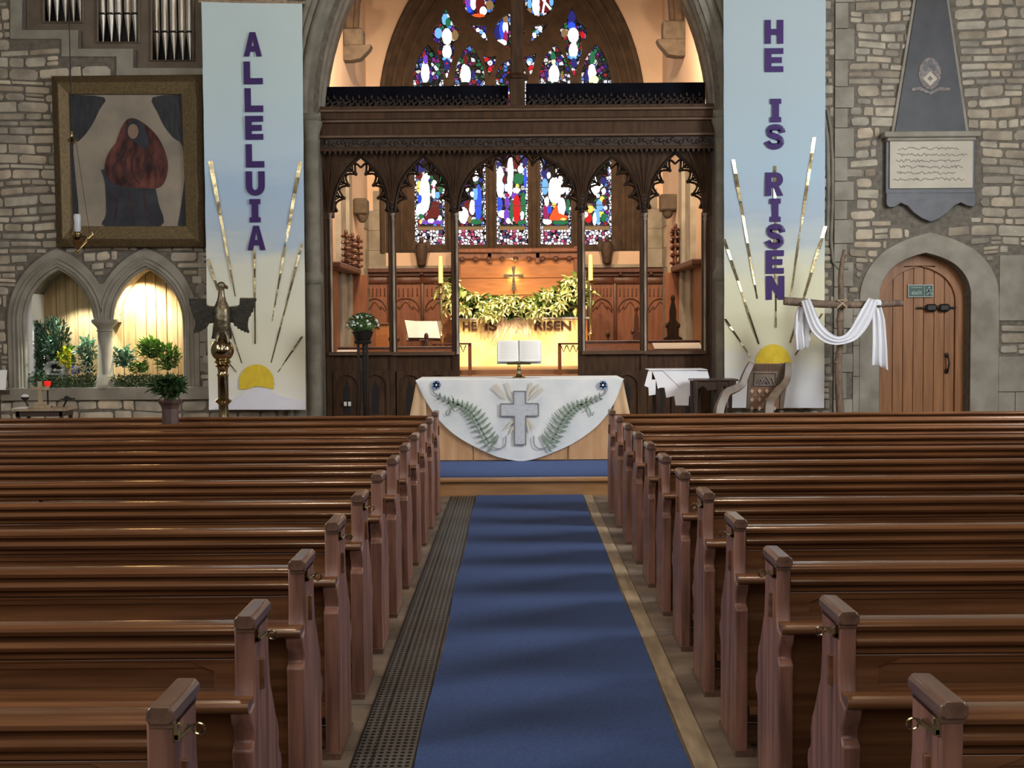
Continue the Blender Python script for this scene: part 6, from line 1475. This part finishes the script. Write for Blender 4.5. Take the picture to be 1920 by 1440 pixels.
# high altar with frontal
HA = 23.9; x0, z1 = U(858, 597, HA); x1, _ = U(1092, 597, HA); zb = U(960, 696, HA)[1]
ht = thing('high_altar', 'high altar with a glowing gold and cream frontal reading HE IS RISEN', 'altar', ((x0 + x1) / 2, HA + .4, SF))
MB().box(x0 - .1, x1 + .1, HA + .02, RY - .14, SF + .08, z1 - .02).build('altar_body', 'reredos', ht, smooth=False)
MB().cham(x0 - .14, x1 + .14, HA - .02, RY - .13, z1 - .03, z1 + .01, .006).build('altar_top', 'linen', ht)
def ff(u, v): return (x0 + (x1 - x0) * u, HA + .0 - .008 * math.sin(u * 60) * (1 - v), zb + (z1 - .0 - zb) * v)
frn = MB().grid(ff, 80, 4, thick=(0, .006, 0)).build('frontal', 'frontal', ht)
MB().box(x0 - .1, x1 + .1, HA - .02, HA + .05, SF + .08, zb).build('plinth', 'door', ht, smooth=False)
a = U(905, 602, HA); b_ = U(1000, 640, HA)
m = MB()
for i in range(22):
    u = i / 21; xa_ = U(940 + 48 * u, 604, HA)[0]; xe, ze = U(912 + 88 * u + rnd.uniform(-6, 6), 630 + rnd.uniform(-8, 18), HA); rib_quads(m, [(xa_, U(960, 600, HA)[1]), ((xa_ + xe) / 2, (ze + U(960, 600, HA)[1]) / 2 + .02), (xe, ze)], [.05, .06, .01], HA - .014 - .0004 * i, HA - .010)
m.build('painted_burst', 'frontal_w', frn, smooth=False)
zl = U(960, 620, HA)[1]; hl = .165
for body, xa_, xb_, dy in (('HE', 868, 894, 0), ('IS', 909, 932, 0), ('RISEN', 1002, 1071, 1)):
    q0, zq = U(xa_, 619 - dy, HA); q1, _ = U(xb_, 619, HA); m = MB(); text_into(m, body, (q0 + q1) / 2, zq, HA - .032, hl, q1 - q0, off=.028); m.build('lettering', 'panel_d', frn, smooth=False)
# lilies heaped along the altar
lt = thing('lily_arrangement', 'long heap of cream lilies and pale leaves along the top of the high altar', 'flowers', ((x0 + x1) / 2, HA + .15, z1))
lf = MB(); lb = MB(); ly = MB()
prof = [(824, 524, 575), (840, 514, 588), (858, 525, 590), (880, 542, 592), (910, 552, 596), (945, 556, 598), (975, 554, 597), (1010, 545, 595), (1040, 535, 592), (1062, 518, 590), (1080, 512, 585), (1098, 530, 575), (1110, 545, 570)]
def topb(px_):
    for (a0, b0, c0), (a1, b1, c1) in zip(prof[:-1], prof[1:]):
        if a0 <= px_ <= a1: f_ = (px_ - a0) / (a1 - a0); return b0 + (b1 - b0) * f_, c0 + (c1 - c0) * f_
    return prof[-1][1:]
for i in range(640):
    px_ = rnd.uniform(822, 1110); tp, bt = topb(px_); 
    if (px_ < 850 or px_ > 1088) and rnd.random() < .55: continue
    py_ = rnd.uniform(tp + 5, bt - 5); Y = HA - .02 + rnd.uniform(-.12, .28); p = U3(px_, py_, Y)
    d = (rnd.uniform(-1, 1), rnd.uniform(-.9, -.1), rnd.uniform(-.9, .7)); tgt = lb if rnd.random() < .36 else lf
    tgt.leaf(p, d, rnd.uniform(.13, .22), rnd.uniform(.08, .13), bend=rnd.uniform(0, .4))
for i in range(420):
    px_ = rnd.uniform(835, 1100); tp, bt = topb(px_)
    lb.leaf(U3(px_, rnd.uniform(tp + 10, bt - 4), HA + .2), (rnd.uniform(-1, 1), -.5, rnd.uniform(-1, 1)), .16, .10)
for i in range(110):
    px_ = rnd.uniform(826, 1108); tp, bt = topb(px_); py_ = rnd.uniform(tp + 2, bt); p = Vector(U3(px_, py_, HA - .16 + rnd.uniform(-.05, .1))); ax = Vector((rnd.uniform(-.7, .7), -1, rnd.uniform(-.9, .2))).normalized()
    s1 = ax.cross(Vector((0, 0, 1))).normalized(); s2 = s1.cross(ax)
    for k in range(5):
        a = k * 2 * PI / 5; ly.leaf(p, ax * .55 + (s1 * math.cos(a) + s2 * math.sin(a)) * .6, .15, .06, bend=.25)
ly.build('lily_blooms', 'lily', lt, smooth=False); lf.build('pale_leaves', 'leaf_a', lt, smooth=False); lb.build('dark_leaves', 'leaf_b', lt, smooth=False)
m = MB(); m.box(x0 + .0, x1 - .0, HA + .04, HA + .3, z1 + .01, z1 + .10); m.build('trough', 'leaf_b', lt, smooth=False)
# tall candlesticks
for px_, yb_, yt_, lab in ((826.5, 531, 480, 'left'), (1107.5, 526, 477, 'right')):
    Y = 23.4; x, zb_ = U(px_, yb_, Y); zt_ = U(px_, yt_, Y)[1]
    t = thing('candlestick', f'tall brass candlestick standing {lab} of the high altar', 'candlestick', (x, Y, SF + .08))
    hz = zb_ - SF - .08
    MB().lathe([(.17, 0), (.17, .05), (.06, .10), (.03, .2), (.03, hz * .35), (.06, hz * .38), (.03, hz * .42), (.028, hz - .22), (.06, hz - .20), (.03, hz - .16), (.03, hz - .06), (.10, hz - .03), (.14, hz - .01), (.14, hz)], (x, Y, SF + .08), 18).build('stand', 'brass', t, ang=50)
    o = MB().lathe([(.045, 0), (.044, (zt_ - zb_) * .6), (.036, zt_ - zb_ - .01), (.012, zt_ - zb_)], (x, Y, zb_), 16).build('candle', 'wax', origin=(x, Y, zb_)); tag(o, f'thick cream candle on the {lab} altar candlestick', 'candle')
# carved figures on the east wall either side of the window foot
for px_, yt_, yb_, lab in ((790, 438, 500, 'left'), (1138, 436, 496, 'right')):
    Y = EY - .2; x, zt_ = U(px_, yt_, Y); zb_ = U(px_, yb_, Y)[1]; H = zt_ - zb_
    t = thing('carved_figure', f'dark carved praying figure on the east wall {lab} of the reredos', 'statue', (x, Y, zb_))
    MB().lathe([(.05, 0), (.09, H * .05), (.10, H * .2), (.13, H * .45), (.12, H * .6), (.10, H * .68), (.04, H * .74)], (x, Y, zb_), 12).build('robed_body', 'statue', t)
    MB().ball((x, Y, zb_ + H * .80), (.05, .05, .065)).build('head', 'statue', t)
    MB().plate([(x - .12, zb_ + H * .4), (x - .19, zb_ + H * .62), (x - .15, zb_ + H * .85), (x - .04, zb_ + H * .66), (x + .04, zb_ + H * .66), (x + .15, zb_ + H * .85), (x + .19, zb_ + H * .62), (x + .12, zb_ + H * .4), (x, zb_ + H * .5)], [], Y + .05, Y + .08).build('wings', 'statue', t)
# communion rails
for xs, lab in (((864, 884), 'left'), ((1046, 1086), 'right')):
    Y = 21.6; X0, zt_ = U(xs[0], 643, Y); X1, _ = U(xs[1], 643, Y)
    t = thing('communion_rail', f'short length of open wooden communion rail {lab} of the chancel opening', 'rail', ((X0 + X1) / 2, Y, .9))
    X0 -= .5 if lab == 'left' else 0; X1 += .5 if lab == 'right' else 0
    MB().cham(X0, X1, Y - .05, Y + .05, zt_ - .03, zt_, .008).build('handrail', 'panel_d', t)
    inner = X1 - .03 if lab == 'left' else X0 + .03
    for x in (inner, X0 + .03 if lab == 'left' else X1 - .03): MB().cham(x - .03, x + .03, Y - .03, Y + .03, .9, zt_ - .03, .006).build('post', 'panel', t)
    m = MB(); x = X0 + .1
    while x < X1 - .05: m.tube([(x - .05, Y, zt_ - .04), (x, Y, zt_ - .16), (x + .05, Y, zt_ - .04)], .012, 6); x += .11
    m.build('cusped_edge', 'panel_d', t)
# canopied stalls against the side walls
def stall(side, sg, Xw, px_c, ytop, fin):
    t = thing('canopied_stall', f'red oak canopied clergy stall with crocketed finials on the {side} chancel wall', 'stall', (Xw + sg * .2, 20.0, .5))
    zc = 2.68; y0, y1 = 19.0, 21.6
    MB().box(Xw + sg * .01, Xw + sg * .06, y0, y1, .5, zc).build('back', 'panel', t, smooth=False)
    MB().cham(min(Xw + sg * .01, Xw + sg * .30), max(Xw + sg * .01, Xw + sg * .30), y0, y1, zc, zc + .10, .02).build('canopy', 'panel_d', t)
    MB().cham(min(Xw + sg * .01, Xw + sg * .40), max(Xw + sg * .01, Xw + sg * .40), y1 - .06, y1, .5, zc, .01).build('end_panel', 'panel', t)
    MB().cham(min(Xw + sg * .06, Xw + sg * .5), max(Xw + sg * .06, Xw + sg * .5), y0 + .1, y1 - .1, .92, .97, .01).build('seat', 'panel_d', t)
    for px_, yt_ in fin:
        xf = Xw + sg * .24; 
        Y = xf * F / (px_ - 965); 
        if not y0 < Y < y1 + .3: Y = min(max(Y, y0 + .1), y1 - .05)
        zt_ = U(px_, yt_, Y)[1]; m = MB(); n_ = 5
        m.tube([(xf, Y, zc + .1), (xf, Y, zt_)], [.035, .018], 8)
        for k in range(n_):
            z = zc + .16 + (zt_ - zc - .2) * k / (n_ - 1)
            for a in range(4): m.ball((xf + .055 * math.cos(a * PI / 2 + .5), Y + .055 * math.sin(a * PI / 2 + .5), z), (.035, .035, .028), n=7, m=5, jit=.2)
        m.ball((xf, Y, zt_ + .02), (.035, .035, .05), n=8, m=6); m.build('crocketed_finial', 'panel_d', t)
stall('left', 1, CX0, 652, 440, ((652, 438), (664, 444), (675, 448)))
stall('right', -1, CX1, 1262, 430, ((1249, 436), (1258, 432), (1267, 426)))
# choir desks behind the screen
def pop(t, x, Y, zb, zt, w=.17, mt='panel_d'):
    H = zt - zb
    P = [(x - w, zb), (x - w, zb + H * .55), (x - w * .85, zb + H * .62), (x - w * .5, zb + H * .64), (x - w * .55, zb + H * .74), (x - w * .3, zb + H * .78), (x - w * .32, zb + H * .86), (x, zb + H), (x + w * .32, zb + H * .86), (x + w * .3, zb + H * .78), (x + w * .55, zb + H * .74), (x + w * .5, zb + H * .64), (x + w * .85, zb + H * .62), (x + w, zb + H * .55), (x + w, zb)]
    b = MB().plate(P, [], Y, Y + .07).build('stall_end', mt, t, smooth=False, bevel=.01)
    MB().tube([(x + w * .6 * math.cos(a), Y - .005, zb + H * .32 + w * .8 * math.sin(a)) for a in [i * PI / 8 for i in range(16)]], .014, 6, closed=True).build('roundel', mt, b)
    MB().ball((x - w * .45, Y + .03, zb + H * .73), (.04, .04, .05)).ball((x + w * .45, Y + .03, zb + H * .73), (.04, .04, .05)).ball((x, Y + .03, zb + H * .97), (.035, .035, .06)).build('carved_leaves', mt, b)
Yd = 18.0
for side, xa, xb, yy in (('left', 626, 846, 664), ('right', 1098, 1320, 652)):
    X0, zt = U(xa, yy, Yd); X1, _ = U(xb, yy, Yd)
    t = thing('choir_desk', f'low oak choir desk behind the {side} part of the screen', 'desk', ((X0 + X1) / 2, Yd + .2, .5))
    MB().plate([(Yd, zt - .04), (Yd + .38, zt + .06), (Yd + .38, zt + .035), (Yd, zt - .065)], [], X0, X1, axis='x').build('sloping_top', 'panel', t, smooth=False, bevel=.004)
    MB().cham(X0, X1, Yd + .36, Yd + .42, zt + .02, zt + .10, .01).build('back_ledge', 'panel_d', t)
    MB().box(X0 + .02, X1 - .02, Yd + .05, Yd + .08, .5, zt - .05).build('front_panel', 'panel_d', t, smooth=False)
    MB().box(X0 + .02, X0 + .07, Yd + .05, Yd + .38, .5, zt - .03).build('end_panel', 'panel_d', t, smooth=False)
    MB().box(X1 - .07, X1 - .02, Yd + .05, Yd + .38, .5, zt - .03).build('end_panel', 'panel_d', t, smooth=False)
    if side == 'right': pz_ = zt
    else: pzl = zt
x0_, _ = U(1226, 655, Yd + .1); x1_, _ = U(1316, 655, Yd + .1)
m = MB().plate([(Yd + .02, pz_ - .028), (Yd + .32, pz_ + .052), (Yd + .32, pz_ + .058), (Yd + .02, pz_ - .022)], [], x0_, x1_, axis='x'); tag(m.build('sheet_and_gleam', 'paper', origin=(x0_ + .2, Yd + .1, pz_), smooth=False), 'white sheet, widened as desk gleam, lying at the right end of the right choir desk', 'paper')  # sheet widened so its white stands for the reflection on the desk top
x0_, _ = U(629, 664, Yd + .1); x1_, _ = U(668, 664, Yd + .1)
m = MB().plate([(Yd + .02, pzl - .028), (Yd + .32, pzl + .052), (Yd + .32, pzl + .058), (Yd + .02, pzl - .022)], [], x0_, x1_, axis='x'); tag(m.build('sheet_and_gleam', 'paper', origin=(x0_ + .2, Yd + .1, pzl), smooth=False), 'white sheet lying at the left end of the left choir desk', 'paper')
for nm_, px_, yt_, Y, w in (('right', 1262, 553, 18.47, .165), ('right2', 1193, 574, 20.4, .12), ('left2', 799, 627, 18.9, .11), ('left', 738, 590, 19.75, .12), ('right3', 1140, 623, 19.0, .07)):
    x, zt = U(px_, yt_, Y)
    lab = {'right': 'carved stall end with pointed finial behind the rightmost screen bay', 'right2': 'smaller carved stall end just left of the second screen post from the right', 'left2': 'dark rounded stall end below the open book on the left', 'left': 'carved stall end behind the second screen post from the left', 'right3': 'low dark carved stall end just right of the chancel opening'}[nm_]
    t = thing('choir_stall_bench', lab, 'stall', (x, Y, .5), 'choir stall ends in the chancel'); pop(t, x, Y, .5, zt, w, 'panel_d' if nm_ != 'right' else 'screen')
    sgx = 1 if 'right' in nm_ else -1
    MB().box(x, x + sgx * .25, Y + .07, Y + .5, .92, .96).build('seat', 'panel_d', t, smooth=False)
# glossy cupboard end left
Y = 20.6; x0_, z1_ = U(703, 609, Y); x1_, z0_ = U(724, 668, Y)
t = thing('wooden_cupboard', 'pale varnished cupboard behind the white flower arrangement', 'cupboard', ((x0_ + x1_) / 2, Y, .5))
MB().cham(x0_, x1_ + .04, Y, Y + .4, .5, z1_, .01).build('body', 'reredos', t); MB().cham(x0_ - .02, x1_ + .06, Y - .02, Y + .42, z1_, z1_ + .03, .008).build('top', 'panel', t)
# open service book on a desk stand
Y = 19.6; a = U(757, 600, Y); b_ = U(826, 634, Y); mid = U(783, 634, Y)[0]
t = thing('book_desk', 'small oak reading desk holding the open book behind the left screen bays', 'desk', (mid + .1, Y + .15, .5))
MB().box(mid + .08, mid + .14, Y + .12, Y + .18, .5, b_[1] - .02).build('stem', 'panel_d', t, smooth=False); MB().plate([(Y - .02, b_[1] - .03), (Y + .2, a[1] - .02), (Y + .22, a[1] - .03), (Y, b_[1] - .045)], [], U(762, 630, Y)[0], b_[0], axis='x').build('rest', 'panel_d', t, smooth=False)
t = thing('service_book', 'open book with bright pages on the reading desk left of the altar', 'book', (mid, Y, b_[1]))
for nm_, L in (('left_page', [(757, 600), (779, 602), (786, 633), (766, 633)]), ('right_page', [(779, 602), (818, 602), (826, 634), (786, 633)])):
    P = [U(x, y_, Y) for x, y_ in L]; zt_, zb_ = max(p[1] for p in P), min(p[1] for p in P); yy = lambda z: Y - .03 + .2 * (z - zb_) / (zt_ - zb_)
    m = MB(); vs = [(p[0], yy(p[1]), p[1]) for p in P] + [(p[0], yy(p[1]) + .025, p[1] - .01) for p in P]; m.add(vs, [(0, 1, 2, 3), (7, 6, 5, 4)] + [(i, (i + 1) % 4, 4 + (i + 1) % 4, 4 + i) for i in range(4)]); m.build(nm_, 'paper', t, smooth=False)
x, z = U(690, 545, EY - .15)
